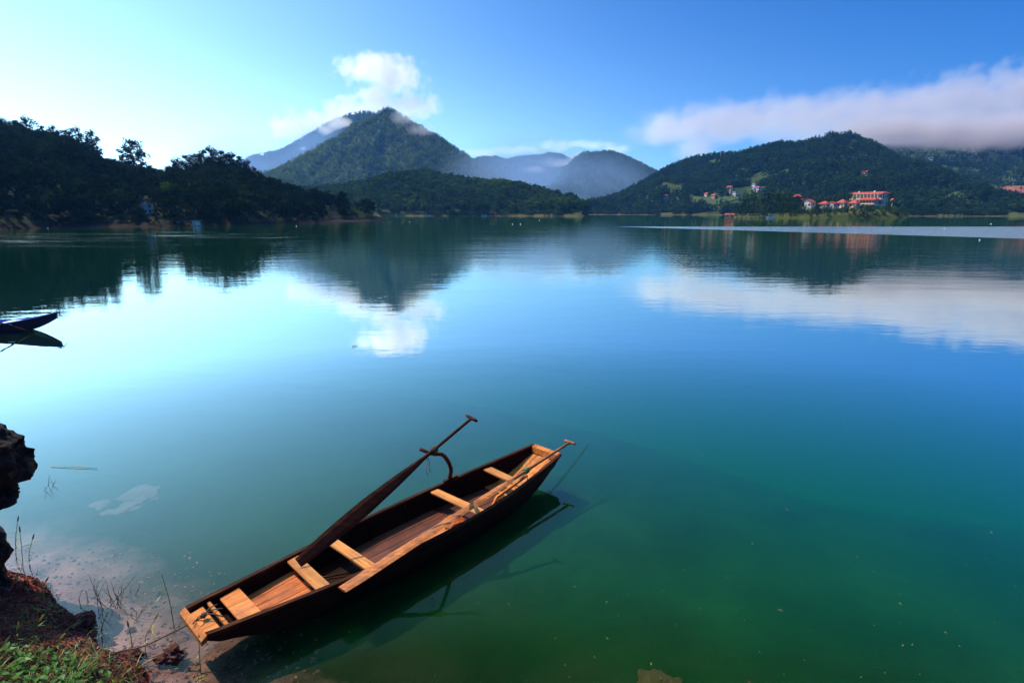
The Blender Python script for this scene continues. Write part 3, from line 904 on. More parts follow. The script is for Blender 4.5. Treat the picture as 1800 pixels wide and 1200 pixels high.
# ================================================================== SINGLE TREES
CROWNS = {}
def crown_kind(key, shape, seed, nc, per, leaf, mat):
    me, cl = crown_mesh('crown', seed, shape, nc, per, leaf, mat)
    CROWNS[key] = (me, trunk_mesh('trunk', cl, seed))
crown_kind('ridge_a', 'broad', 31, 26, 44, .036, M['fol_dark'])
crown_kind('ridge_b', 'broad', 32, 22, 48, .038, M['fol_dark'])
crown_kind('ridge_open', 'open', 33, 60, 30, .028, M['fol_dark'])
crown_kind('isle_a', 'broad', 41, 24, 30, .04, M['fol_mid'])
crown_kind('isle_b', 'broad', 42, 22, 32, .042, M['fol_mid'])
crown_kind('isle_con', 'conifer', 43, 40, 18, .04, M['fol_mid'])
crown_kind('cypress', 'cypress', 51, 60, 16, .026, M['fol_cypress'])
crown_kind('bright', 'broad', 52, 18, 28, .045, M['fol_bright'])
crown_kind('bush', 'bush', 53, 14, 30, .05, M['fol_bright'])
def tree(name, kind, loc, height, width, label, group=None, rz=None):
    e = empty(name, loc, random.uniform(0, 6.28) if rz is None else rz)
    if name in ('ridge_tree', 'knoll_tree'): height *= 1.25; width *= 1.25
    me, tr = CROWNS[kind]
    for nm, m_ in (('crown', me), ('trunk', tr)):
        o = link(bpy.data.objects.new(nm, m_), e)
        o.scale = (width, width, height)
    return tag(e, label, 'tree' if 'bush' not in kind else 'shrub', group)
def hill_tree(name, hill, px, base_y, height, kind, label, wid=1.0, group=None, dist=None):
    if dist is None:
        p = on_hill(hill, px, base_y)
        if p is None: return None
    else:
        q = at_y(px, base_y, dist); p = Vector((q.x, q.y, ground_at(hill, q.x, q.y)))
    return tree(name, kind, (p.x, p.y, p.z - 0.3), height, height * wid, label, group)
ridge_g = 'trees along the left ridge line'
hill_tree('ridge_tree', 'left_hill', 236, 300, 15.5, 'ridge_open', 'tall open tree standing alone on the left ridge', 1.05, dist=305)
for px, ry, h, k, lab in (
    (8, 236, 8.5, 'ridge_a', 'ridge tree cut by the left edge of the picture'),
    (32, 240, 8, 'ridge_b', 'first small round tree in from the left edge of the ridge'),
    (52, 246, 9.5, 'ridge_a', 'taller round ridge tree left of the long tree row'),
    (80, 252, 7.5, 'ridge_b', 'low spreading tree at the start of the ridge row'),
    (100, 258, 8.5, 'ridge_a', 'middle tree of the ridge row left of the steep drop'),
    (118, 264, 8, 'ridge_b', 'right hand tree of the low ridge row'),
    (138, 268, 10.5, 'ridge_a', 'rounded tree beside the pointed tree above the steep drop'),
    (155, 276, 9, 'ridge_b', 'smaller tree between the rounded and the pointed ridge tree'),
    (168, 285, 14, 'ridge_a', 'tall pointed tree at the edge of the steep drop')):
    hill_tree('ridge_tree', 'left_hill', px, ry, h, k, lab, 0.95 if h < 13 else 0.6, ridge_g, dist=302)
knoll_g = 'trees crowning the knoll right of the ridge house'
ORD = ('first', 'second', 'third', 'fourth', 'fifth', 'sixth', 'seventh', 'eighth', 'ninth', 'tenth', 'eleventh', 'twelfth', 'last')
for i, (px, ry, h) in enumerate(((312, 316, 8), (328, 314, 9.5), (346, 312, 9), (362, 309, 10), (378, 307, 10.5), (394, 308, 9.5), (408, 312, 9), (422, 316, 8.5), (436, 322, 7.5), (452, 330, 6.5))):
    hill_tree('knoll_tree', 'left_hill', px, ry, h, ('ridge_a', 'ridge_b')[i % 2], ORD[i] + ' tree from the left in the row crowning the wooded knoll', 1.0, knoll_g, dist=292)
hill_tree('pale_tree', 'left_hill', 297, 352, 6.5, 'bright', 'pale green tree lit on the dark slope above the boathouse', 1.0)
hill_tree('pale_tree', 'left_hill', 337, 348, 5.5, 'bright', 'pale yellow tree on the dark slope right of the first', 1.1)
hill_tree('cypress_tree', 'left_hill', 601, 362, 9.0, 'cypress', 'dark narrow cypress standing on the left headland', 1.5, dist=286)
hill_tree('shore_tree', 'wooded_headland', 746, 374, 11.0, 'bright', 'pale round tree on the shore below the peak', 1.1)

isle_g = 'trees on the wooded end of the island'
def isle_tree(px, off, h, kind, label, wid=0.9, group=isle_g):
    q = at_y(px, HORIZON, 428 + off)
    return tree('island_tree', kind, (q.x, q.y, ground_at('island', q.x, q.y) - 0.3), h, h * wid, label, group)
isle_tree(1297, -6, 9.5, 'isle_a', 'small tree at the left tip of the island')
isle_tree(1311, -10, 12, 'isle_b', 'second tree from the left tip of the island')
isle_tree(1325, 2, 16.5, 'isle_a', 'tall rounded island tree above the left of the pier')
isle_tree(1338, -14, 12.5, 'isle_b', 'lower bright tree in front of the tall island trees')
isle_tree(1349, 6, 16.5, 'isle_con', 'pointed tree in the middle of the island wood')
isle_tree(1362, -2, 15, 'isle_b', 'round tree right of the middle of the island wood')
isle_tree(1373, 5, 18, 'isle_a', 'tallest tree of the island wood')
isle_tree(1386, 0, 17.5, 'isle_con', 'tall tree left of the red pavilion roof')
isle_tree(1399, -10, 12.5, 'isle_b', 'tree in front of the red pavilion')
isle_tree(1342, -24, 8, 'isle_a', 'low tree by the landing stage')
isle_tree(1374, -24, 8.5, 'isle_b', 'low tree behind the white boat at the pier')
isle_tree(1391, -24, 9, 'isle_a', 'dark low tree right of the white boat')
isle_tree(1408, -26, 8, 'isle_b', 'low tree below the gabled villa')
for px, off, h, lab in ((1303, 4, 9, 'tree behind the small one at the left tip of the island'), (1318, -18, 9, 'rounded tree over the left half of the pier'), (1331, 12, 14, 'tree at the back of the island wood left of centre'),
    (1356, -20, 10, 'tree over the right half of the pier'), (1381, -16, 11.5, 'tree in front of the tallest island tree'), (1394, 8, 13, 'tree left behind the red pavilion'), (1412, 12, 11, 'tree behind the gabled villa'), (1424, 16, 10, 'tree right behind the gabled villa')):
    isle_tree(px, off, h, ('isle_a', 'isle_b')[px % 2], lab)
isl = bpy.data.objects['island']
pts = scatter_points(isl, 1500, lambda q: q[2] > 0.5 and q[1] < 430 and patchy(q, 8, -0.2))
forest('island_scrub', pts, 'mid', 1.2, 3.6, 'mixed scrub covering the island slope', [.15, .15, .5, 0, .2, 0])
pts = scatter_points(isl, 900, lambda q: 0.15 < q[2] < 2.4 and q[1] < 430 and patchy(q, 6, 0.0))
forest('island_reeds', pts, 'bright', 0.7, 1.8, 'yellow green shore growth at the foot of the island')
shrub_g = 'shrubs along the island shore'
for i, (px, h) in enumerate(((1418, 6.0), (1428, 4.8), (1437, 6.5), (1449, 4.2), (1461, 4.6), (1470, 3.6), (1483, 4.4), (1499, 4.0), (1520, 5.0), (1536, 3.2), (1548, 3.6), (1560, 6.5), (1571, 5.0))):
    isle_tree(px, -30, h, 'bush' if h < 6.2 else 'isle_b', ORD[i] + ' shrub from the left along the grassy island shore below the villas', 1.0, shrub_g)
back_g = 'trees between the villas and the hotel'
for i, (px, h) in enumerate(((1436, 12), (1450, 11), (1470, 12), (1489, 12.5), (1503, 11), (1512, 10), (1517, 11.5), (1562, 11))):
    isle_tree(px, 16 if px < 1490 else 34, h, ('isle_a', 'isle_b')[px % 2], ORD[i] + ' dark tree from the left behind the row of island villas', 0.9, back_g)

# ================================================================== BUILDINGS
def gable(bm, w, d, z, rise, over, thick=0.25, axis='x'):
    hw, hd = w / 2 + over, d / 2 + over
    for s in (-1, 1):
        if axis == 'x':   # ridge runs along x
            a, b = (-hw, s * hd, z - over * rise / (d / 2)), (hw, s * hd, z - over * rise / (d / 2))
            c, e = (hw, 0, z + rise), (-hw, 0, z + rise)
        else:
            a, b = (s * hw, -hd, z - over * rise / (w / 2)), (s * hw, hd, z - over * rise / (w / 2))
            c, e = (0, hd, z + rise), (0, -hd, z + rise)
        pts = [a, b, c, e]
        hexa(bm, [Vector(p) for p in pts] + [Vector(p) + Vector((0, 0, thick)) for p in pts])
def house(name, label, category, loc, rz, w, d, h, wall, roof, style='gable', rows=1, cols=2, group=None, rise=None, win=True, door=True, axis='x'):
    e = empty(name, loc, rz)
    bm = bmesh.new()
    add_box(bm, (0, 0, h / 2 - 1.0), (w, d, h + 2.0))
    rise = rise if rise is not None else (d if axis == 'x' else w) * 0.28
    if style == 'gable':
        if axis == 'x':
            for s in (-1, 1):
                v = [bm.verts.new((s * w / 2, -d / 2, h)), bm.verts.new((s * w / 2, d / 2, h)), bm.verts.new((s * w / 2, 0, h + rise))]
                bm.faces.new(v)
        else:
            for s in (-1, 1):
                v = [bm.verts.new((-w / 2, s * d / 2, h)), bm.verts.new((w / 2, s * d / 2, h)), bm.verts.new((0, s * d / 2, h + rise))]
                bm.faces.new(v)
    bm_obj('wall', bm, M[wall], e)
    bm = bmesh.new()
    if style == 'gable': gable(bm, w, d, h + 0.02, rise, 0.5, axis=axis)
    elif style == 'flat':
        add_box(bm, (0, 0, h + 0.17), (w + 0.6, d + 0.6, 0.3))
        add_box(bm, (0, 0, h + 0.5), (w * 0.98, d * 0.98, 0.3))
    else:  # hip
        o_ = 0.8
        v = [bm.verts.new(p) for p in ((-w / 2 - o_, -d / 2 - o_, h), (w / 2 + o_, -d / 2 - o_, h), (w / 2 + o_, d / 2 + o_, h), (-w / 2 - o_, d / 2 + o_, h))]
        k = max(0.3, w / 2 - d / 2)
        r = [bm.verts.new((-k, 0, h + rise)), bm.verts.new((k, 0, h + rise))]
        for f in ((v[0], v[1], r[1], r[0]), (v[2], v[3], r[0], r[1]), (v[1], v[2], r[1]), (v[3], v[0], r[0]), (v[3], v[2], v[1], v[0])): bm.faces.new(f)
    bm_obj('roof', bm, M[roof], e)
    if win:
        fh = h / rows
        for r in range(rows):
            for c in range(cols):
                if door and r == 0 and c == cols // 2:
                    box_obj('door', (-w / 2 + w * (c + .5) / cols, -d / 2 - 0.03, 1.05), (1.0, 0.1, 2.1), M['rust'], e)
                    continue
                f = empty_child = box_obj('window', (-w / 2 + w * (c + .5) / cols, -d / 2 - 0.03, fh * r + fh * 0.55), (min(1.5, w / cols * 0.6), 0.1, min(1.4, fh * 0.5)), M['darkwin'], e)
            for s in (-1, 1):
                box_obj('window', (s * (w / 2 + 0.03), 0, fh * r + fh * 0.55), (0.1, min(1.4, d * 0.3), min(1.4, fh * 0.5)), M['darkwin'], e)
    return tag(e, label, category, group)
def plot(hill, px, py):
    p = on_hill(hill, px, py)
    return Vector((p.x, p.y, p.z - 0.2))
RZ = math.radians
# left shore
p = plot('left_hill', 258, 375)
wh = house('lakeside_house', 'white two storey house with dark open balconies on the left slope', 'house', p, RZ(-12), 4.2, 4.0, 4.3, 'plaster', 'roof_grey', 'flat', rows=2, cols=3, group=None)
wh.scale = (.62, .5, .68)
for x in (-1.75, -0.6, 0.6, 1.75):
    o = box_obj('balcony_post', (x, -2.5, 3.2), (0.16, 0.16, 1.9), M['shaded_white'], wh)
box_obj('balcony_slab', (0, -2.35, 2.15), (4.3, 0.75, 0.18), M['shaded_white'], wh)
box_obj('balcony_rail', (0, -2.68, 2.6), (4.3, 0.06, 0.55), M['shaded_white'], wh)
house('shed', 'small pale shed above the white lakeside house', 'shed', plot('left_hill', 243, 356), RZ(-8), 1.4, 1.4, 1.2, 'shaded_white', 'roof_grey', 'flat', 1, 1, door=False)
p = at_y(283, 312, 312); gz = ground_at('left_hill', p.x, p.y)
rh = house('ridge_house', 'dark flat roofed house on the skyline of the left ridge', 'house', (p.x, p.y, gz - 0.2), RZ(8), 5.6, 4.5, 3.4, 'rust', 'roof_grey', 'flat', 1, 3)
box_obj('stair_head', (-1.7, 0, 4.4), (1.6, 1.8, 1.5), M['rust'], rh)
house('knoll_house', 'pale house half hidden among the knoll trees', 'house', plot('left_hill', 324, 320), RZ(-10), 3.4, 3.0, 2.4, 'shaded_white', 'roof_grey', 'flat', 1, 2)

def floating(px, py): return at_z(px, py, 0.0)
p = floating(346, 397)
bh = empty('boathouse', (p.x, p.y, 0), RZ(-10))
for s in (-1, 1):
    for k in (-1, 1):
        box_obj('post', (s * 1.15, k * 0.9, 0.95), (0.14, 0.14, 1.9), M['steel'], bh)
box_obj('side_wall', (0.75, 0, 1.0), (0.7, 1.7, 1.6), M['boatwhite'], bh)
box_obj('side_wall', (-0.85, 0, 1.0), (0.45, 1.7, 1.6), M['boatwhite'], bh)
box_obj('deck', (0, 0, 0.12), (2.7, 2.2, 0.22), M['dock'], bh)
bm = bmesh.new(); hexa(bm, [Vector(q) for q in ((-1.6, -1.3, 1.95), (1.9, -1.3, 2.25), (1.9, 1.3, 2.25), (-1.6, 1.3, 1.95), (-1.6, -1.3, 2.05), (1.9, -1.3, 2.35), (1.9, 1.3, 2.35), (-1.6, 1.3, 2.05))])
bm_obj('roof', bm, M['plaster'], bh)
bh.scale = (.72, .72, .72)
tag(bh, 'small white boathouse with slanting roof at the left shore', 'boathouse')

def small_boat(name, label, loc, rz, L, W, H, hullmat, cabin=None, cabin_mat=None, group=None, cat='boat'):
    e = empty(name, loc, rz)
    bm = bmesh.new()
    st = [(-.5, .75, 1.0), (-.25, 1, .92), (.1, 1, .92), (.35, .7, 1.05), (.5, .12, 1.3)]
    rings = []
    for t_, w_, h_ in st:
        rings.append([bm.verts.new(q) for q in ((t_ * L, -W / 2 * w_, H * h_), (t_ * L * .94, -W / 2 * w_ * .7, -.12), (t_ * L * .94, W / 2 * w_ * .7, -.12), (t_ * L, W / 2 * w_, H * h_),
                                                  (t_ * L * .96, W / 2 * w_ * .86, H * h_), (t_ * L * .93, W / 2 * w_ * .6, H * .3), (t_ * L * .93, -W / 2 * w_ * .6, H * .3), (t_ * L * .96, -W / 2 * w_ * .86, H * h_))])
    for a, b in zip(rings, rings[1:]):
        for k in range(8): bm.faces.new((a[k], a[(k + 1) % 8], b[(k + 1) % 8], b[k]))
    bm.faces.new(rings[0]); bm.faces.new(rings[-1][::-1])
    bm_obj('hull', bm, hullmat, e)
    if cabin:
        cx, cl, ch = cabin
        for s in (-1, 1):
            for k in (-1, 1):
                box_obj('post', (cx + s * cl / 2, k * W * .36, H * .3 + ch / 2), (0.08, 0.08, ch), M['steel'], e)
        box_obj('canopy', (cx, 0, H * .3 + ch), (cl + .3, W * .95, .1), cabin_mat or M['boatwhite'], e)
        box_obj('seat', (cx, 0, H * .5), (cl * .7, W * .6, .12), M['dock'], e)
    else:
        for k in (-.2, .15): box_obj('seat', (k * L, 0, H * .75), (.22, W * .8, .05), M['dock'], e)
    return tag(e, label, cat, group)
p = floating(308, 397)
small_boat('moored_boat', 'small white boat moored left of the boathouse', (p.x, p.y, 0), RZ(178), 3.0, 1.1, 0.45, M['boatwhite'], (-0.6, 1.0, 1.0))

# shore below the peak
p = floating(851, 380.2)
small_boat('moored_boat', 'pale blue boat with canopy moored below the wooded headland', (p.x, p.y, 0), RZ(5), 5.5, 1.8, 0.8, M['paleblue'], (-0.5, 2.6, 1.7), M['paleblue'])
p = floating(867, 379.8)
hb = house('boat_hut', 'low brown hut on the shore beside the pale blue boat', 'hut', (p.x, p.y, 0.3), RZ(-15), 5.5, 4, 2.2, 'pink', 'rust', 'gable', 1, 3)
p = floating(752, 380.3)
small_boat('moored_boat', 'grey open boat on the shore below the pale round tree', (p.x, p.y, 0), RZ(12), 6.0, 1.7, 0.8, M['paleblue'])

# village on the right hill
vil_g = 'small houses scattered on the right hill'
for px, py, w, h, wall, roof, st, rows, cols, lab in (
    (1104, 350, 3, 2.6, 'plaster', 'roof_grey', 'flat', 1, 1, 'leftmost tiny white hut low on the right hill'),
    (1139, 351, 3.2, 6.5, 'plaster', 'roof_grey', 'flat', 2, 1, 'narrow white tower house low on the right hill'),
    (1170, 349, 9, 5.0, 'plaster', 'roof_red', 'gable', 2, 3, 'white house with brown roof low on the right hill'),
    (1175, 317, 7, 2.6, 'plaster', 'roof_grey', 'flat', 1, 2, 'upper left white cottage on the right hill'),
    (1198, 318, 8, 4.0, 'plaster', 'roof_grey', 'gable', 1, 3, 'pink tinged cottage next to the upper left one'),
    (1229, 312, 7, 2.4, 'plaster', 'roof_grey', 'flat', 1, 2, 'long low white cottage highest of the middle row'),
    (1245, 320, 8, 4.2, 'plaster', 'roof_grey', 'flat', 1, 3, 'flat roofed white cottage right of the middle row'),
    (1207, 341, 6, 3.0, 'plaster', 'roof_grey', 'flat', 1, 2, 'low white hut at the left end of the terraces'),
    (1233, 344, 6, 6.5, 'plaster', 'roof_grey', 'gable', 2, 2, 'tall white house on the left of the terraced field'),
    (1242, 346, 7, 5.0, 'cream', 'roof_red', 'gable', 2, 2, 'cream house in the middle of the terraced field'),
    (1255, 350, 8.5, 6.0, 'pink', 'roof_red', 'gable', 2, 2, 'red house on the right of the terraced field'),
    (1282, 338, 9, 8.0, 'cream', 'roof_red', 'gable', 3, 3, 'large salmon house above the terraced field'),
    (1292, 344, 9, 5.5, 'shaded_white', 'roof_grey', 'flat', 2, 3, 'pale blue house below the large salmon house'),
    (1326, 331, 7, 7.0, 'shaded_white', 'roof_grey', 'flat', 2, 2, 'white house standing up behind the violet roofed one'),
    (1331, 337, 11, 6.0, 'shaded_white', 'roof_red', 'gable', 2, 3, 'white house with violet red roof right of the terraces'),
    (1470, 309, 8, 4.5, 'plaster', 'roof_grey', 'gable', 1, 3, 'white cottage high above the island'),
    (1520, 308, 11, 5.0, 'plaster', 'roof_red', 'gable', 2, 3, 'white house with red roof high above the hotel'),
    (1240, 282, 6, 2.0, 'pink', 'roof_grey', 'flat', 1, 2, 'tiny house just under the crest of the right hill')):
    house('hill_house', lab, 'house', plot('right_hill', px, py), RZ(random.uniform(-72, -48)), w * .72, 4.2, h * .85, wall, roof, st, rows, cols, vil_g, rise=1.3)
house('hill_house', 'long pale house under the cloud bank', 'house', plot('cloudy_ridge', 1636, 281), RZ(-60), 11, 7, 4.5, 'shaded_white', 'roof_grey', 'gable', 2, 4)
house('hill_house', 'white building beside the bare red slope at right', 'house', plot('cloudy_ridge', 1739, 334), RZ(-35), 13, 9, 5, 'shaded_white', 'roof_grey', 'flat', 1, 4)
house('hill_house', 'low brown building on the bare red slope', 'house', plot('cloudy_ridge', 1790, 336), RZ(-30), 14, 8, 5, 'pink', 'rust', 'gable', 1, 4)
house('hill_house', 'tiny white hut above the bare red slope', 'hut', plot('cloudy_ridge', 1782, 318), RZ(-30), 5, 4, 4, 'plaster', 'roof_grey', 'flat', 1, 1)
for i, (px, py, lab) in enumerate(((1031, 360, 'left white hut at the foot of the far hills'), (1037, 358, 'right white hut at the foot of the far hills'))):
    house('far_hut', lab, 'hut', plot('far_dome', px, py), RZ(-40), 7, 6, 6, 'plaster', 'roof_grey', 'flat', 1, 1)
# bare red slope
def hill_patch(name, hill, poly, mat, lift=0.6, label=None, step=4):
    xs = [q[0] for q in poly]; ys = [q[1] for q in poly]
    V, F, idx = [], [], {}
    gx = np.arange(min(xs), max(xs) + step, step); gy = np.arange(min(ys), max(ys) + 1, 1.0)
    for j, y in enumerate(gy):
        for i, x in enumerate(gx):
            c = False; k = len(poly) - 1
            for m in range(len(poly)):
                if (poly[m][1] > y) != (poly[k][1] > y) and x < (poly[k][0] - poly[m][0]) * (y - poly[m][1]) / (poly[k][1] - poly[m][1]) + poly[m][0]: c = not c
                k = m
            if not c: continue
            q = on_hill(hill, x, y)
            if q is None: continue
            idx[(i, j)] = len(V); V.append(q + Vector((0, 0, lift)))
    for (i, j) in idx:
        if all(k in idx for k in ((i + 1, j), (i + 1, j + 1), (i, j + 1))):
            F.append((idx[(i, j)], idx[(i + 1, j)], idx[(i + 1, j + 1)], idx[(i, j + 1)]))
    if F: return tag(mesh_obj(name, V, F, mat, smooth=True), label, kind='structure')
M['redsoil'] = plain('bare_red_soil', (0.30, 0.10, 0.06), 0.95, 0.4, 0.05)
hill_patch('bare_slope', 'cloudy_ridge', [(1750, 333), (1830, 330), (1830, 346), (1790, 345), (1768, 341)], M['redsoil'], 5.0)
hill_patch('terraced_field', 'right_hill', [(1212, 346), (1262, 346), (1300, 342), (1340, 338), (1345, 345), (1300, 352), (1262, 362), (1205, 364)], M['field'], 1.2)

# radio mast on the right hill's crest
p = on_hill('right_hill', 1266, 281)
ms = empty('radio_mast', (p.x, p.y, p.z - 0.5))
for k in range(3):
    a = k * 2.094
    tube_obj('mast_leg', [(math.cos(a) * 1.1, math.sin(a) * 1.1, 0), (math.cos(a) * .25, math.sin(a) * .25, 20)], .16, M['steel'], ms, 5)
for z in range(2, 20, 3):
    r = 1.1 - .85 * z / 20
    tube_obj('brace', [(math.cos(a) * r, math.sin(a) * r, z) for a in (0, 2.094, 4.189, 6.283)], .08, M['steel'], ms, 4)
tag(ms, 'thin steel radio mast on the crest of the right hill', 'mast')

# ------------------------------------------------------------------ the hotel and villas on the island
def hotel():
    q = at_y(1524, HORIZON, 446)
    gz = max(2.0, ground_at('island', q.x, q.y) - 0.5)
    s = 446 / (FPX * 1.026)
    z_at = lambda y: CAM_H + (HORIZON - y) * s
    e = empty('hotel', (q.x, q.y, gz), RZ(-60))
    W = 23.5
    z0, z1 = 0.0, z_at(341.5) - gz
    D_ = 7.5
    box_obj('wall', (0, 0, z1 / 2 - 1), (W, D_, z1 + 2), M['cream'], e)
    bm = bmesh.new()
    v = [bm.verts.new(c) for c in ((-W / 2 - 1.2, -D_ / 2 - 1.3, z1), (W / 2 + 1.2, -D_ / 2 - 1.3, z1), (W / 2 + 1.2, D_ / 2 + 1.3, z1), (-W / 2 - 1.2, D_ / 2 + 1.3, z1),
                                   (-W / 2 + .6, -1.6, z1 + 1.3), (W / 2 - .6, -1.6, z1 + 1.3), (W / 2 - .6, 1.6, z1 + 1.3), (-W / 2 + .6, 1.6, z1 + 1.3))]
    for f in ((0, 1, 5, 4), (1, 2, 6, 5), (2, 3, 7, 6), (3, 0, 4, 7), (4, 5, 6, 7), (3, 2, 1, 0)): bm.faces.new([v[i] for i in f])
    rf = bm_obj('roof', bm, M['roof_red'], e)
    for x in (-6.5, 5.0): box_obj('chimney', (x, -2.2, z1 + 1.4), (1.0, 1.0, 1.2), M['plaster'], rf)
    rows, nwin = 3, 9
    fl = z1 / rows
    for r in range(rows):
        zb = fl * r
        box_obj('balcony_slab', (0, -D_ / 2 - .75, zb + fl - .12), (W, 1.5, .2), M['roof_red'] if r < rows - 1 else M['cream'], e)
        box_obj('balcony_rail', (0, -D_ / 2 - 1.42, zb + .75), (W, .08, .8), M['cream'], e)
        for c in range(nwin):
            x = -W / 2 + W * (c + .5) / nwin
            w_ = box_obj('window', (x + .3, -D_ / 2 - .04, zb + fl * .52), (W / nwin * .5, .1, fl * .6), M['darkwin'], e)
            box_obj('frame', (x + .3, -D_ / 2 - .1, zb + fl * .52), (.12, .08, fl * .6), M['cream'], w_)
            box_obj('pillar', (x - W / nwin / 2, -D_ / 2 - .75, zb + fl / 2 - .1), (.35, 1.4, fl - .25), M['cream'], e)
        for y in (-2.5, 2.5):
            box_obj('window', (W / 2 + .04, y, zb + fl * .52), (.1, 1.6, fl * .5), M['darkwin'], e)
    # lower front wing with two storeys under its own red roof
    wx, wy, ww, wd = 6.0, -D_ / 2 - 5.8, 11.0, 6.0
    zt = z_at(352.5) - gz
    zl = z_at(368) - gz
    box_obj('front_wing', (wx, wy, (zt + zl) / 2 - 1.0), (ww, wd, zt - zl + 2.0), M['cream'], e)
    bm = bmesh.new()
    a, b, o_ = ww / 2, wd / 2, 1.0
    v = [bm.verts.new((wx + p_[0], wy + p_[1], zt + p_[2])) for p_ in ((-a - o_, -b - o_, 0), (a + o_, -b - o_, 0), (a + o_, b + o_, 0), (-a - o_, b + o_, 0), (-a + 1, -.8, 1.5), (a - 1, -.8, 1.5), (a - 1, .8, 1.5), (-a + 1, .8, 1.5))]
    for f in ((0, 1, 5, 4), (1, 2, 6, 5), (2, 3, 7, 6), (3, 0, 4, 7), (4, 5, 6, 7), (3, 2, 1, 0)): bm.faces.new([v[i] for i in f])
    bm_obj('wing_roof', bm, M['roof_red'], e)
    h2 = (zt - zl) / 2
    for r in range(2):
        zb = zl + h2 * r
        box_obj('balcony_slab', (wx, wy - wd / 2 - .6, zb + h2 - .15 - .2), (ww + .4, 1.2, .35), M['roof_red'], e)
        box_obj('balcony_rail', (wx, wy - wd / 2 - 1.1, zb + .7), (ww, .08, .7), M['cream'], e)
        for c in range(5):
            x = wx - ww / 2 + ww * (c + .5) / 5
            box_obj('window', (x, wy - wd / 2 - .04, zb + h2 * .5), (1.5, .1, h2 * .5), M['darkwin'], e)
        for y in (-2, 1.5):
            box_obj('window', (wx + ww / 2 + .04, wy + y, zb + h2 * .5), (.1, 1.3, h2 * .5), M['darkwin'], e)
    tag(e, 'long cream hotel with red roofs above the island trees', 'hotel')
hotel()
def villa(px, base_y, off, w, h, label, wall='cream', axis='x', style='hip', rz=-62, cols=2, rise=None):
    q = at_y(px, base_y, 428 + off)
    gz = ground_at('island', q.x, q.y)
    z = max(gz - 0.3, q.z)
    e = house('villa', label, 'villa', (q.x, q.y, z), RZ(rz), w, w * 0.8, h, wall, 'roof_red', style, 1, cols, 'red roofed villas on the island', rise=rise, axis=axis)
    if z - gz > 0.6:     # stone plinth down to the slope
        box_obj('plinth', (0, 0, -(z - gz) / 2 - 1.0), (w * 0.94, w * 0.76, z - gz + 2.0), M['roof_grey'], e)
    return e
villa(1420, 365, -4, 7.4, 3.6, 'pale gable fronted villa beside the island wood', 'plaster', 'y', 'gable', -55, 3, 2.2)
villa(1449, 366, -10, 5.6, 3.0, 'first small red roofed villa right of the gabled one', rise=2.0)
villa(1461, 366, -8, 4.8, 3.0, 'open white porch villa between two red roofed villas', 'plaster', 'y', 'gable', -55, 2, 1.6)
villa(1480, 365, -10, 5.4, 3.4, 'third red roofed villa from the gabled one', rise=2.4)
villa(1501, 366, -10, 5.6, 3.4, 'red roofed villa nearest the hotel', rise=2.6)
def pavilion():
    q = at_y(1401, 353, 440); gz = ground_at('island', q.x, q.y)
    e = empty('pavilion', (q.x, q.y, gz - .2), RZ(-20))
    top = q.z - gz
    for sx in (-1, 1):
        for sy in (-1, 1): box_obj('post', (sx * 3.2, sy * 2.4, (top + 1) / 2), (.4, .4, top + 1), M['roof_red'], e)
    box_obj('hall', (0, 0, (top - .3) / 2), (5.6, 4.2, top - .3), M['rust'], e)
    for z, w, rise in ((top + 1, 9.0, 1.5), (top + 3.0, 6.0, 1.9)):
        bm = bmesh.new()
        a, b = w / 2, w / 2 * .75
        v = [bm.verts.new(c) for c in ((-a, -b, z), (a, -b, z), (a, b, z), (-a, b, z), (-a * .45, 0, z + rise), (a * .45, 0, z + rise))]
        for f in ((0, 1, 5, 4), (2, 3, 4, 5), (1, 2, 5), (3, 0, 4), (3, 2, 1, 0)): bm.faces.new([v[i] for i in f])
        bm_obj('roof', bm, M['roof_red'], e)
    box_obj('upper_hall', (0, 0, top + 2.4), (4, 3, 1.6), M['roof_red'], e)
    tag(e, 'two tiered dark red pavilion roof above the island wood', 'pavilion')
pavilion()
def ball_tower():
    q = at_y(1569, 352, 440); gz = max(0.5, ground_at('island', q.x, q.y))
    e = empty('ball_tower', (q.x, q.y, gz - .3))
    tube_obj('pole', [(0, 0, 0), (0, 0, q.z - gz - .6)], .25, M['steel'], e, 8)
    bm = bmesh.new(); bmesh.ops.create_uvsphere(bm, u_segments=20, v_segments=12, radius=1.35, matrix=Matrix.Translation((0, 0, q.z - gz + .3)))
    bm_obj('ball', bm, M['bailer'], e, True)
    bm = bmesh.new(); add_tube(bm, [(0, 0, q.z - gz - .75), (0, 0, q.z - gz - .35)], .45, 10)
    bm_obj('collar', bm, M['steel'], e)
    tag(e, 'round red ball on a pole right of the hotel', 'ball')
ball_tower()

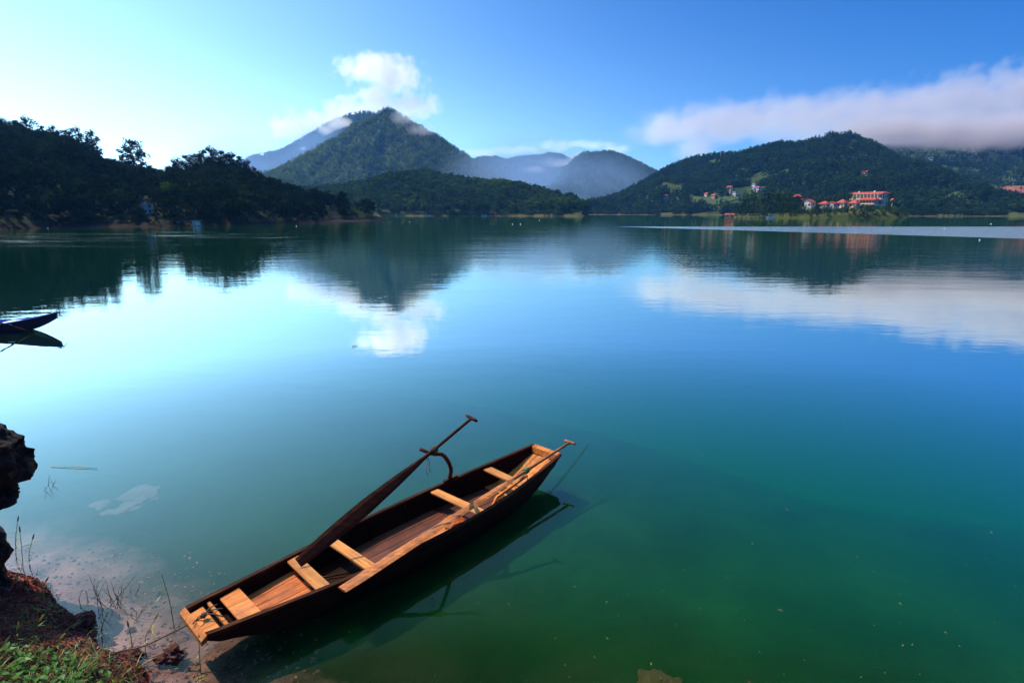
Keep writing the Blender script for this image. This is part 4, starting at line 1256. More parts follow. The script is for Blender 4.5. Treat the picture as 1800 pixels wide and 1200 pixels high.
# landing stage of the island
def landing():
    a, b = at_y(1294, HORIZON, 394), at_y(1352, HORIZON, 394)
    e = empty('pier', (a.x, 394, 0))
    L_ = b.x - a.x
    n = 18
    for i in range(n):
        box_obj('deck_board', (L_ * (i + .5) / n, 0, 0.75), (L_ / n - .08, 2.4, .16), M['dock'], e)
    for i in range(7):
        for s in (-1, 1): box_obj('post', (L_ * (i + .3) / 7, s * 1.0, -.1), (.25, .25, 1.5), M['bark'], e)
    for i in range(9): box_obj('rail_post', (L_ * (i + .5) / 9, -1.1, 1.25), (.09, .09, .9), M['dock'], e)
    box_obj('rail', (L_ / 2, -1.1, 1.72), (L_, .09, .09), M['dock'], e)
    tag(e, 'long pale wooden pier along the island shore', 'pier')
    for px, lab, w in ((1279, 'orange floating hut at the outer end of the pier', 2.6), (1288, 'small red floating hut next to the pier', 2.0)):
        q = at_y(px, HORIZON, 396)
        h = empty('floating_hut', (q.x, q.y, 0), RZ(-25))
        box_obj('float', (0, 0, .15), (w + .8, w + .6, .3), M['steel'], h)
        box_obj('wall', (0, 0, 1.2), (w, w, 1.8), M['orange'], h)
        box_obj('window', (0, -w / 2 - .03, 1.35), (w * .4, .08, .8), M['darkwin'], h)
        bm = bmesh.new(); gable(bm, w, w, 2.12, .8, .35, .15); bm_obj('roof', bm, M['roof_red'], h)
        tag(h, lab, 'hut', 'floating huts at the pier')
    q = at_y(1356, HORIZON, 390)
    small_boat('excursion_boat', 'white excursion boat with canopy moored at the pier', (q.x, q.y, 0), RZ(178), 6.0, 2.0, 0.9, M['boatwhite'], (-.4, 3.4, 1.7), M['boatwhite'])
landing()
def buoy(px, py, label, r=0.22):
    r *= 0.55
    q = at_z(px, py)
    e = empty('buoy', (q.x, q.y, 0))
    bm = bmesh.new(); bmesh.ops.create_uvsphere(bm, u_segments=14, v_segments=9, radius=r, matrix=Matrix.Translation((0, 0, r * .35)))
    bm_obj('float', bm, M['boatwhite'], e, True)
    tube_obj('stem', [(0, 0, r * 1.2), (0, 0, r * 2.1)], r * .14, M['steel'], e, 6)
    tag(e, label, 'buoy', 'white fishing floats on the lake')
for px, py, lab, r in ((901, 394.2, 'leftmost white float below the wooded headland', .32), (915, 394.3, 'white float right next to the leftmost one', .32), (948, 387.5, 'white float nearest the headland tip', .4),
                       (720, 390.3, 'white float off the left headland', .3), (521, 397.5, 'white float in the shaded bay left of the headland', .25), (1660, 402.8, 'white float on the ruffled lane below the hotel', .28),
                       (1742, 393.8, 'white float beyond the ruffled lane at right', .3), (1722, 422, 'white float in front of the ruffled lane', .16), (84, 401, 'white float under the left shore', .3)):
    buoy(px, py, lab, r)

# ================================================================== THE WOODEN BOAT
def wooden_boat():
    A = (at_z(318, 1077, .36) + at_z(372, 1112, .34)) / 2
    B = (at_z(934, 783, .43) + at_z(989, 796, .43)) / 2
    ax = Vector((B.x - A.x, B.y - A.y, 0)); L = ax.length
    e = empty('wooden_boat', (A.x, A.y, 0), math.atan2(ax.y, ax.x))
    Wt, Ww = [0, .06, .14, .28, .45, .6, .75, .88, 1], [.27, .315, .37, .46, .525, .53, .485, .39, .29]
    Zt, Zg = [0, .1, .2, .35, .5, .65, .8, .9, 1], [.37, .345, .325, .31, .305, .31, .345, .385, .43]
    Bt, Zb = [0, .04, .1, .17, .35, .6, .75, .86, .93, 1], [.30, .20, .08, -.01, -.06, -.06, -.04, .03, .17, .35]
    w = lambda t: float(np.interp(t, Wt, Ww)); zg = lambda t: float(np.interp(t, Zt, Zg)); zb = lambda t: float(np.interp(t, Bt, Zb))
    def sm(fn, t, k=.05): return (fn(max(0, t - k)) + 2 * fn(t) + fn(min(1, t + k))) / 4 if .001 < t < .999 else fn(t)
    W = lambda t: sm(w, t); ZG = lambda t: sm(zg, t); ZB = lambda t: sm(zb, t)
    TH = .028
    n = 46
    T = [i / n for i in range(n + 1)]
    def loft(name, sect, mat, cap=True):
        bm = bmesh.new()
        rings = [[bm.verts.new(p) for p in sect(t)] for t in T]
        m = len(rings[0])
        for a, b in zip(rings, rings[1:]):
            for k in range(m): bm.faces.new((a[k], a[(k + 1) % m], b[(k + 1) % m], b[k]))
        bm.faces.new(rings[0][::-1]); bm.faces.new(rings[-1])
        return bm_obj(name, bm, mat, e)
    bw = lambda t: W(t) * (.86 if t > .03 else .9)
    for s in (1, -1):
        # two strakes to a side, lapped
        for a, b, out in ((0, .52, 0), (.5, 1.0, .006)):
            def sect(t, a=a, b=b, out=out):
                y0, y1 = bw(t) + (W(t) - bw(t)) * a, bw(t) + (W(t) - bw(t)) * b
                z0, z1 = ZB(t) + (ZG(t) - ZB(t)) * a, ZB(t) + (ZG(t) - ZB(t)) * b
                return [(t * L, s * (y0 + out), z0), (t * L, s * (y1 + out), z1), (t * L, s * (y1 + out - TH), z1), (t * L, s * (y0 + out - TH), z0 + .001)]
            loft('side_plank', sect, M['wood_hull'])
        loft('gunwale_rail', lambda t: [(t * L, s * (W(t) + .016), ZG(t) - .022), (t * L, s * (W(t) + .016), ZG(t) + .012), (t * L, s * (W(t) - .034), ZG(t) + .012), (t * L, s * (W(t) - .034), ZG(t) - .022)], M['wood_rim'])
    loft('hull_bottom', lambda t: [(t * L, -bw(t) + .003, ZB(t) - .012), (t * L, bw(t) - .003, ZB(t) - .012), (t * L, bw(t) - .02, ZB(t) + .014), (t * L, -bw(t) + .02, ZB(t) + .014)], M['wood_hull'])
    inner = lambda t, z: (bw(t) + (W(t) - bw(t)) * max(0, min(1, (z - ZB(t)) / max(.02, ZG(t) - ZB(t))))) - TH - .012
    def board(name, t0, t1, s0, s1, zf, thick, mat, gap=.004, seg=6, jig=0.0):
        """a board lying along the boat between two fractions of its width"""
        bm = bmesh.new(); rings = []
        for k in range(seg + 1):
            t = t0 + (t1 - t0) * k / seg
            z = zf(t); y0, y1 = inner(t, z) * s0 + gap, inner(t, z) * s1 - gap
            rings.append([bm.verts.new(p) for p in ((t * L, y0, z - thick), (t * L, y1, z - thick), (t * L, y1, z + jig), (t * L, y0, z))])
        for a, b in zip(rings, rings[1:]):
            for k in range(4): bm.faces.new((a[k], a[(k + 1) % 4], b[(k + 1) % 4], b[k]))
        bm.faces.new(rings[0][::-1]); bm.faces.new(rings[-1])
        return bm_obj(name, bm, mat, e)
    def cross(name, tc, width, zf, thick, mat, skew=0.0, ext=0.0):
        """a board lying across the boat"""
        bm = bmesh.new()
        h = width / 2 / L
        z = zf(tc)
        pts = []
        for dz in (-thick, 0):
            for (t, s) in ((tc - h, -1), (tc + h, -1), (tc + h, 1), (tc - h, 1)):
                tt = t + skew * s / L
                pts.append(Vector((tt * L, s * (inner(min(1, max(0, tt)), z) + ext), z + dz)))
        hexa(bm, pts)
        bmesh.ops.bevel(bm, geom=list(bm.edges), offset=.006, segments=1, affect='EDGES')
        return bm_obj(name, bm, mat, e)
    # near end: end board, two battens and a small deck
    cross('end_board', .014, .14, lambda t: ZG(t) - .035, .03, M['wood_plank'])
    cross('batten', .038, .035, lambda t: ZG(t) - .02, .04, M['wood_plank'])
    cross('deck_board', .078, .21, lambda t: ZG(t) - .035, .025, M['wood_plank'])
    bm = bmesh.new()
    hexa(bm, [Vector(p) for p in ((-.05, -.262, .272), (.0, -.262, .285), (.0, .262, .285), (-.05, .262, .272), (-.055, -.285, .335), (.0, -.285, .375), (.0, .285, .375), (-.055, .285, .335))])
    bm_obj('end_plank', bm, M['wood_plank'], e)
    # floor boards, each its own plank
    def floor(t0, t1, n, zf, mat, name='floor_board'):
        for k in range(n):
            a, b = -1 + 2 * k / n, -1 + 2 * (k + 1) / n
            board(name, t0 + random.uniform(-.002, .004), t1 + random.uniform(-.004, .002), a, b, zf, .022, mat, .0045, jig=random.uniform(-.003, .003))
    floor(.105, .213, 5, lambda t: .175, M['wood_floor'])
    floor(.215, .345, 4, lambda t: .02, M['wood_hull'], 'bilge_board')
    floor(.35, .62, 5, lambda t: .04, M['wood_dark_floor'])
    floor(.62, .80, 4, lambda t: .03, M['wood_dark_floor'])
    floor(.80, .985, 4, lambda t: max(.05, ZB(t) + .035), M['wood_plank'], 'ramp_board')
    # side ledge on the right of the main well, two planks end to end
    board('side_ledge', .325, .46, -1, -.52, lambda t: .15, .02, M['wood_plank'])
    board('side_ledge', .40, .612, -.50, -.20, lambda t: .10, .02, M['wood_floor'])
    board('side_ledge', .462, .615, -1, -.56, lambda t: .147, .02, M['wood_plank'])
    # transom at the far end
    bm = bmesh.new()
    hexa(bm, [Vector((L * .985, -.26, .33)), Vector((L * 1.0, -.262, .34)), Vector((L * 1.0, .262, .34)), Vector((L * .985, .26, .33)),
              Vector((L * .988, -.262, .425)), Vector((L * 1.004, -.265, .44)), Vector((L * 1.004, .265, .44)), Vector((L * .988, .262, .425))])
    bm_obj('transom', bm, M['wood_plank'], e)
    # thwarts
    for tc, wd, dz in ((.216, .15, .012), (.318, .13, .03), (.632, .14, .016), (.812, .15, .03)):
        cross('thwart', tc, wd, lambda t, dz=dz: ZG(t) - dz, .03, M['wood_thwart'], skew=random.uniform(-.02, .02))
    # ribs on the inside of the hull
    for t in (.27, .42, .53, .72, .86):
        for s in (1, -1):
            z0, z1 = max(ZB(t) + .03, .03), ZG(t) - .035
            tube_obj('rib', [(t * L, s * (inner(t, z0) - .004), z0), (t * L, s * (inner(t, z1) - .004), z1)], .014, M['wood_hull'], e, 5)
    # block under the oar crutch
    tb = .69
    bm = bmesh.new(); add_box(bm, (tb * L, W(tb) - .012, ZG(tb) + .028), (.26, .05, .03), None, .006)
    bm_obj('crutch_block', bm, M['wood_rim'], e)
    mw = Matrix.Translation((A.x, A.y, 0)) @ Matrix.Rotation(math.atan2(ax.y, ax.x), 4, 'Z')
    loc = lambda p: mw.inverted() @ Vector(p)
    glob = lambda p: mw @ Vector(p)
    tag(e, 'weathered wooden rowing boat moored on the green water', 'boat')
    return e, L, W, ZG, loc, glob
boat, BL, BW, BZG, to_boat, from_boat = wooden_boat()

def oar(name, label, P0, P1, joint, w0, w1, up, matb, mats, grip_dir, blade_t=.016, pts_n=12, prof=None):
    P0, P1 = Vector(P0), Vector(P1)
    d = (P1 - P0)
    e = empty(name, tuple(P0))
    bl, rad = [], []
    for k in range(pts_n + 1):
        u = k / pts_n
        bl.append(d * joint * u)
        ww = w0 + (w1 - w0) * u ** 1.3 if prof is None else float(np.interp(u, prof[0], prof[1]))
        if k == 0: ww *= .86
        if k == pts_n: ww *= .75
        rad.append((ww, blade_t * (1 + .25 * u)))
    tube_obj('blade', bl, rad, matb, e, 6, (1.0, up), smooth=False)
    tube_obj('shaft', [d * (joint - .03), d * (joint + .02), d * .8, d * .995], [.028, .025, .022, .02], mats, e, 8)
    g = Vector(grip_dir).normalized()
    tube_obj('grip', [d - g * .10, d - g * .05, d + g * .05, d + g * .10], [.019, .023, .023, .019], mats, e, 8)
    return tag(e, label, 'oar'), P0, d
# the oar propped in the crutch, its blade inside the boat
pA0, pA1 = at_z(524, 989, .365), at_z(829, 735, 1.50)
vA = (Vector((0, 0, CAM_H)) - (pA0 + pA1) / 2).normalized()
oarA, A0, dA = oar('oar', 'backlit oar propped up slantwise in the curved wooden crutch', pA0, pA1, .70, .105, .055, vA, M['wood_backlit'], M['wood_backlit'], (1, -.9, -.2), blade_t=.010, prof=([0, .3, .5, .75, .92, 1], [.066, .090, .092, .066, .038, .028]))
pB0, pB1 = at_z(601, 1036, .315), at_z(1002, 777, .56)
oarB, B0, dB = oar('oar', 'pale brown oar lying lengthwise across the thwarts', pB0, pB1, .66, .085, .055, (0, 0.1, 1), M['wood_oar'], M['wood_oar'], (1, -.7, -.1))

# the crutch: a crooked branch on the left gunwale
def crutch():
    tb = .69
    base = from_boat((tb * BL, BW(tb) + .004, BZG(tb) + .03))
    k = .74
    cross = A0 + dA * k                       # where the oar shaft lies in the crook
    cross = cross + Vector((0, 0, -.035))
    v = cross - base
    end = cross + Vector((-.16, .02, .055))
    pts = smooth_path([base + Vector((0, 0, -.08)), base, base + v * .38 + Vector((.10, 0, .03)), base + v * .72 + Vector((.08, 0, .085)), cross, end], 6)
    bm = bmesh.new()
    add_tube(bm, pts, [.034 - .012 * i / len(pts) for i in range(len(pts))], 8)
    bm.transform(boat.matrix_basis.inverted()); 
    bm_obj('oar_crutch', bm, M['wood_backlit'], boat, True)
    return cross
bpy.context.view_layer.update()
crook = crutch()
def cord(name, pts, r, mat, parent=None, seg=5):
    bm = bmesh.new()
    pts = [Vector(p) for p in pts]
    o = Vector((0, 0, 0)) if parent is None else parent.matrix_basis.inverted()
    add_tube(bm, pts, r, seg)
    if parent is not None: bm.transform(o)
    return bm_obj(name, bm, mat, parent, True)
def coil(c, axis, r, turns, pitch, n=14):
    axis = Vector(axis).normalized(); a = axis.orthogonal().normalized(); b = axis.cross(a)
    return [Vector(c) + a * math.cos(t) * r + b * math.sin(t) * r + axis * (pitch * t / 6.283) for t in (6.283 * turns * i / (n * turns) for i in range(int(n * turns) + 1))]
cord('lashing', coil(crook + Vector((0, 0, .03)), dA, .042, 4, .018), .007, M['rope'], oarA)
tail = A0 + dA * .70
cord('cord_tail', [tail, tail + Vector((.02, 0, -.08)), tail + Vector((-.01, .01, -.17)), tail + Vector((.015, 0, -.26))], .005, M['rope_pale'], oarA)
cord('cord_tail', [tail + Vector((.02, 0, 0)), tail + Vector((.05, 0, -.07)), tail + Vector((.035, .01, -.15)), tail + Vector((.05, 0, -.21))], .005, M['rope_pale'], oarA)
# lashing of the lying oar to a short thole stick
kn = B0 + dB * .72
cord('lashing', coil(kn, dB, .038, 5, .02), .008, M['cord_green'], oarB)
cord('cord_tail', smooth_path([kn, kn + Vector((-.02, -.05, -.06)), kn + Vector((-.10, -.10, -.13)), kn + Vector((-.14, -.20, -.2))], 5), .004, M['rope_pale'], oarB)
cord('cord_tail', smooth_path([kn, kn + Vector((.04, -.05, -.04)), kn + Vector((.05, -.07, -.10))], 5), .007, M['rope_pale'], oarB)
th = kn + Vector((.07, -.10, -.05))
cord('thole_stick', [kn + Vector((.05, -.04, -.03)), from_boat((.735 * BL, -.24, .22)), from_boat((.695 * BL, -.30, .10))], [.02, .026, .03], M['wood_plank'], boat, 7)

# bailer and litter in the well
def bailer():
    c = from_boat((.585 * BL, -.22, .155))
    e = empty('bailer', tuple(c), .5)
    bm = bmesh.new()
    V = []
    for i in range(9):
        for j in range(7):
            u, v = i / 8 - .5, j / 6 - .5
            V.append(bm.verts.new((u * .34 * (1 - .5 * abs(v)), v * .24, .06 * math.cos(u * 3.0) + .03 * mnoise.noise(Vector((u * 6, v * 6, 2))))))
    for i in range(8):
        for j in range(6): bm.faces.new((V[i * 7 + j], V[(i + 1) * 7 + j], V[(i + 1) * 7 + j + 1], V[i * 7 + j + 1]))
    r = bmesh.ops.solidify(bm, geom=list(bm.faces), thickness=.008)
    bm_obj('scoop', bm, M['bailer'], e, True)
    tube_obj('handle', [(.1, 0, .07), (.17, .02, .1), (.24, .03, .09)], .012, M['bailer'], e, 6)
    tag(e, 'crumpled orange bailing scoop under the third thwart', 'bailer')
    c = from_boat((.745 * BL, -.27, .06))
    e = empty('net_bundle', tuple(c))
    bm = bmesh.new()
    bmesh.ops.create_icosphere(bm, subdivisions=3, radius=.1)
    for v in bm.verts: v.co *= 1 + .5 * mnoise.noise(v.co * 22); v.co.z = v.co.z * .7 + .06
    bm_obj('bundle', bm, M['bailer'], e, True)
    for k in range(5): cord('strand', smooth_path([c + Vector((random.uniform(-.1, .1), random.uniform(-.1, .1), .12 + .01 * _)) for _ in range(4)], 4), .004, M['cord_green'], e)
    tag(e, 'red orange net bundle beside the right gunwale', 'net')
bailer()
def stick(label, p, q, r, mat, name='stick'):
    p, q = Vector(p), Vector(q)
    o = tube_obj(name, [Vector((0, 0, 0)), (q - p) * .4 + Vector((0, .01, .008)), q - p], [r, r * .9, r * .6], mat, None, 6)
    o.location = p
    return tag(o, label, 'stick')
stick('dark stick leaning in the well between the near thwarts', from_boat((.225 * BL, .22, .05)), from_boat((.30 * BL, -.10, .12)), .014, M['wood_rim'])
stick('second dark stick in the well behind the first', from_boat((.245 * BL, .12, .05)), from_boat((.305 * BL, -.16, .1)), .011, M['wood_rim'])

# mooring rope and the knot on the end board
mp = from_boat((.015 * BL, .02, BZG(.015) + .0))
m_end = at_z(120, 1182, .25); m_end.z = bank_z(m_end.x, m_end.y) + .02
m_mid = at_z(205, 1146, .12)
rp = empty('mooring_rope', tuple(mp))
cord('line', smooth_path([mp, mp.lerp(m_mid, .35) + Vector((0, 0, -.03)), mp.lerp(m_mid, .7) + Vector((0, 0, -.05)), m_mid, m_end], 8), .008, M['rope'], rp)
bm = bmesh.new(); bmesh.ops.create_icosphere(bm, subdivisions=2, radius=.03, matrix=Matrix.Translation((0, 0, .012)))
for v in bm.verts: v.co *= 1 + .35 * mnoise.noise(v.co * 60)
bm_obj('knot', bm, M['rope'], rp, True)
for dx, dy in ((.14, .10), (.20, -.02), (-.04, -.12), (.05, .16)):
    cord('rope_end', smooth_path([mp + Vector((0, 0, .02)), mp + Vector((dx * .5, dy * .5, .035)), mp + Vector((dx, dy, .012))], 4), .006, M['rope'], rp)
tag(rp, 'dark mooring rope running from the boat to the bank', 'rope')
# wire with a loop trailing in the water off the far end
w0, w1 = at_z(962, 866, .012), at_z(1034, 780, .012)
wr = empty('trailing_wire', tuple(w0))
cord('loop', [w0 + Vector((math.cos(a) * .055, math.sin(a) * .055, 0)) for a in (6.283 * i / 20 for i in range(21))], .004, M['wire'], wr)
cord('strand', smooth_path([w0 + Vector((.05, .03, 0)), w0.lerp(w1, .4) + Vector((.03, -.03, .01)), w1], 8), .004, M['wire'], wr)
tag(wr, 'thin dark wire with a loop floating off the far end', 'wire')

# ================================================================== THE BLUE BOAT AT THE LEFT EDGE
def blue_boat():
    bow, aft = at_z(104, 580, 0), at_z(-30, 583, 0)
    ax = bow - aft; yaw = math.atan2(ax.y, ax.x)
    L, hw = 5.6, .62
    e = empty('blue_boat', (bow.x, bow.y, 0), yaw)
    n = 30
    def P(t): # t 0 bow .. 1 stern
        x = -L * t
        w = hw * min(1, (t / .42)) ** .62 if t < .42 else hw * (1 - .18 * max(0, (t - .75) / .25))
        zg = .30 + .34 * max(0, 1 - t / .38) ** 1.6
        zb = -.06 + .50 * max(0, 1 - t / .24) ** 1.5
        return x, max(w, .05), zg, min(zb, zg - .05)
    for s in (1, -1):
        bm = bmesh.new(); rings = []
        for i in range(n + 1):
            x, w, zg, zb = P(i / n)
            rings.append([bm.verts.new(q) for q in ((x, s * w * .72, zb), (x + .02, s * w, zg), (x + .02, s * (w - .03), zg), (x, s * (w * .72 - .03), zb + .01))])
        for a, b in zip(rings, rings[1:]):
            for k in range(4): bm.faces.new((a[k], a[(k + 1) % 4], b[(k + 1) % 4], b[k]))
        bm.faces.new(rings[0][::-1]); bm.faces.new(rings[-1])
        bm_obj('side_plank', bm, M['boatnavy'], e, False)
        bm = bmesh.new()
        add_tube(bm, [(P(i / n)[0] + .02, s * P(i / n)[1], P(i / n)[2] + .008) for i in range(n + 1)], .022, 6)
        bm_obj('gunwale_rail', bm, M['boatblue'], e, True)
    for s in (1, -1):
        V, F = [], []
        for i in range(n + 1):
            x, w, zg, zb = P(i / n)
            V += [(x, s * (w * .72 - .036), zb + .012), (x + .02, s * (w - .036), zg - .006)]
            if i: F.append((2 * i - 2, 2 * i - 1, 2 * i + 1, 2 * i))
        mesh_obj('lining', V, F, M['boatblue'], e)
    V, F = [], []
    for i in range(n + 1):
        x, w, zg, zb = P(i / n)
        z = max(zb + .03, .05); ww = (w * .72 + w * .28 * max(0, (z - zb) / (zg - zb))) - .015
        V += [(x, -ww, z), (x, ww, z)]
        if i: F.append((2 * i - 2, 2 * i - 1, 2 * i + 1, 2 * i))
    mesh_obj('floor', V, F, M['boatblue'], e)
    V, F = [], []
    for i in range(8):
        x, w, zg, zb = P(i / 7 * .2)
        V += [(x + .02, -w + .02, zg - .01), (x + .02, w - .02, zg - .01), (x + .02, -w + .02, zg - .04), (x + .02, w - .02, zg - .04)]
        if i:
            a = 4 * (i - 1); F += [(a, a + 1, a + 5, a + 4), (a + 2, a + 6, a + 7, a + 3), (a, a + 4, a + 6, a + 2), (a + 1, a + 3, a + 7, a + 5)]
    F += [(0, 2, 3, 1), (28, 29, 31, 30)]
    mesh_obj('bow_deck', V, F, M['boatblue'], e)
    x, w, zg, zb = P(.27)
    box_obj('thwart', (x, 0, zg - .03), (.55, w * 1.9, .035), M['paleblue'], e)
    for t in (.5, .72):
        x, w, zg, zb = P(t); box_obj('thwart', (x, 0, zg - .03), (.22, w * 1.9, .035), M['boatblue'], e)
    x, w, zg, zb = P(1); box_obj('transom', (x + .02, 0, (zg + zb) / 2), (.04, w * 1.7, zg - zb), M['boatnavy'], e)
    x, w, zg, zb = P(0)
    cordm = tube_obj('bow_pin', [(x - .02, 0, zg - .05), (x + .05, 0, zg + .02), (x + .16, .03, zg - .14)], .012, M['rope'], e, 5)
    tag(e, 'blue wooden boat with raised bow entering at the left edge', 'boat')
    p0 = Vector(e.location)
    q = at_z(-40, 556, .75); r = at_z(58, 583.5, .02)
    oar('oar', 'dark oar leaning over the side of the blue boat', tuple(r), tuple(q + (q - r) * .1), .35, .07, .05, (0, -.3, 1), M['wood_backlit'], M['wood_backlit'], (0, 1, .2))
blue_boat()

# ================================================================== ROCKS
def rock_mat(name, a, b, c, scale=3.0):
    t = NT(name)
    p = t.coord('Object')
    f = t.noise(p, scale, 7, 0.65); g = t.noise(p, scale * 9, 4, 0.6)
    t.principled(t.ramp(f, [(0.3, a), (0.5, b), (0.72, c)]), 0.85, t.bump(t.math('ADD', f, t.math('MULTIPLY', g, .4)), .06, .9), spec=.25)
    return t.m
M['rock_dark'] = rock_mat('dark_rock', (0.005, 0.003, 0.003), (0.010, 0.006, 0.005), (0.022, 0.012, 0.010))
M['rock_pale'] = rock_mat('pale_submerged_rock', (0.06, 0.032, 0.022), (0.10, 0.055, 0.038), (0.14, 0.08, 0.06), 2.0)
M['rock_ochre'] = rock_mat('ochre_submerged_rock', (0.03, 0.013, 0.003), (0.06, 0.026, 0.006), (0.09, 0.042, 0.010), 2.0)
M['clod'] = rock_mat('red_earth_clod', (0.05, 0.014, 0.012), (0.11, 0.035, 0.028), (0.22, 0.10, 0.085), 6.0)
def boulder(name, label, loc, size, seed, mat, rough=.28, cat='rock', rot=0.0, sub=5, freq=1.6):
    bm = bmesh.new()
    bmesh.ops.create_icosphere(bm, subdivisions=sub, radius=1)
    for v in bm.verts:
        n = v.co.normalized()
        d = mnoise.fractal(n * freq + Vector((seed, seed * 2, 0)), .8, 2.1, 6)
        c = mnoise.cell(n * 2.3 + Vector((seed, 0, seed)))
        st = math.sin(9.0 * n.z + 3.0 * n.x + 2.5 * d + seed)
        v.co = n * (1 + rough * d + rough * .45 * (c - .5) + .035 * st)
    bmesh.ops.transform(bm, matrix=Matrix.Rotation(rot, 4, 'Z') @ Matrix.Diagonal((*size, 1)), verts=bm.verts)
    o = bm_obj(name, bm, mat, None, cat != 'rock')
    o.location = loc
    return tag(o, label, cat)
c = at_y(-70, 815, 5.5)
boulder('boulder', 'big dark overhanging boulder at the left edge', (c.x - .06, 5.5, c.z - .04), (.66, .5, .43), 3.0, M['rock_dark'], .15, rot=.3)
c = at_y(-82, 885, 5.4)
boulder('boulder', 'dark flat ledge of rock under the overhanging boulder', (c.x - .06, 5.4, c.z + .02), (.68, .45, .14), 5.0, M['rock_dark'], .15, rot=.1)
c = at_y(-95, 975, 5.35)
boulder('boulder', 'dark rock foot of the outcrop below the ledge', (c.x - .05, 5.35, c.z - .22), (.50, .5, .72), 9.0, M['rock_dark'], .2)
c = at_z(205, 908, -.5)
boulder('submerged_rock', 'pale flat rock under the water left of the boat', (c.x, c.y, bank_z(c.x, c.y) - .10), (.75, .7, .11), 11.0, M['rock_pale'], .3)
c = at_z(1158, 1190, -.2)
boulder('submerged_rock', 'ochre rock under the green water at the bottom edge', (c.x, c.y, bank_z(c.x, c.y) - .17), (.42, .36, .21), 14.0, M['rock_ochre'], .13)
c = at_z(1330, 1212, -.2)
boulder('submerged_rock', 'second ochre rock right of the first at the bottom edge', (c.x, c.y, bank_z(c.x, c.y) - .17), (.46, .34, .20), 17.0, M['rock_ochre'], .13)
c = at_z(303, 1152, 0)
boulder('clod', 'lumpy red clod standing in the shallows near the rope', (c.x, c.y, .0), (.115, .10, .075), 21.0, M['clod'], .5, 'stone', sub=4, freq=2.6)
c = at_z(147, 1092, .05)
boulder('clod', 'dark earth lump on the edge of the bank', (c.x, c.y, .06), (.12, .10, .09), 25.0, M['clod'], .4, 'stone', sub=4)
c = at_z(228, 1147, .02)
boulder('clod', 'low earth lump at the water edge under the rope', (c.x, c.y, .0), (.13, .08, .05), 29.0, M['clod'], .45, 'stone', sub=4)

# ================================================================== PLANTS ON AND OFF THE BANK
def leaf_mat(name, a, b):
    t = NT(name)
    oi = t.n('ObjectInfo')
    f = t.noise(t.coord('Object'), 9.0, 3)
    col = t.ramp(f, [(0.35, a), (0.65, b)])
    d = t.n('BsdfPrincipled'); t.l(col, d.inputs['Base Color']); d.inputs['Roughness'].default_value = .45
    tr = t.n('BsdfTranslucent'); t.l(t.mix(1.0, col, (1.5, 1.6, .7), 'MULTIPLY'), tr.inputs['Color'])
    mx = t.n('MixShader'); mx.inputs[0].default_value = .4
    t.l(d.outputs[0], mx.inputs[1]); t.l(tr.outputs[0], mx.inputs[2]); t.l(mx.outputs[0], t.out.inputs['Surface'])
    return t.m
M['blade_green'] = leaf_mat('green_blade', (0.04, 0.09, 0.012), (0.09, 0.18, 0.022))
M['blade_yellow'] = leaf_mat('yellow_blade', (0.20, 0.20, 0.03), (0.36, 0.32, 0.07))
M['weed_green'] = leaf_mat('weed_leaf', (0.03, 0.11, 0.010), (0.10, 0.26, 0.022))
def add_blade(V, F, base, dirv, length, width, droop, seg=5):
    d = Vector(dirv).normalized(); p = Vector(base)
    side = d.cross(Vector((0, 0, 1)))
    if side.length < .05: side = Vector((1, 0, 0))
    side.normalize()
    i0 = len(V)
    for k in range(seg + 1):
        u = k / seg
        w_ = width * (1 - u) ** .6 * min(1, .55 + u * 2)
        V += [p - side * w_ / 2, p + side * w_ / 2]
        d = (d + Vector((0, 0, -droop / seg))).normalized()
        p = p + d * length / seg
    for k in range(seg): F.append((i0 + 2 * k, i0 + 2 * k + 1, i0 + 2 * k + 3, i0 + 2 * k + 2))
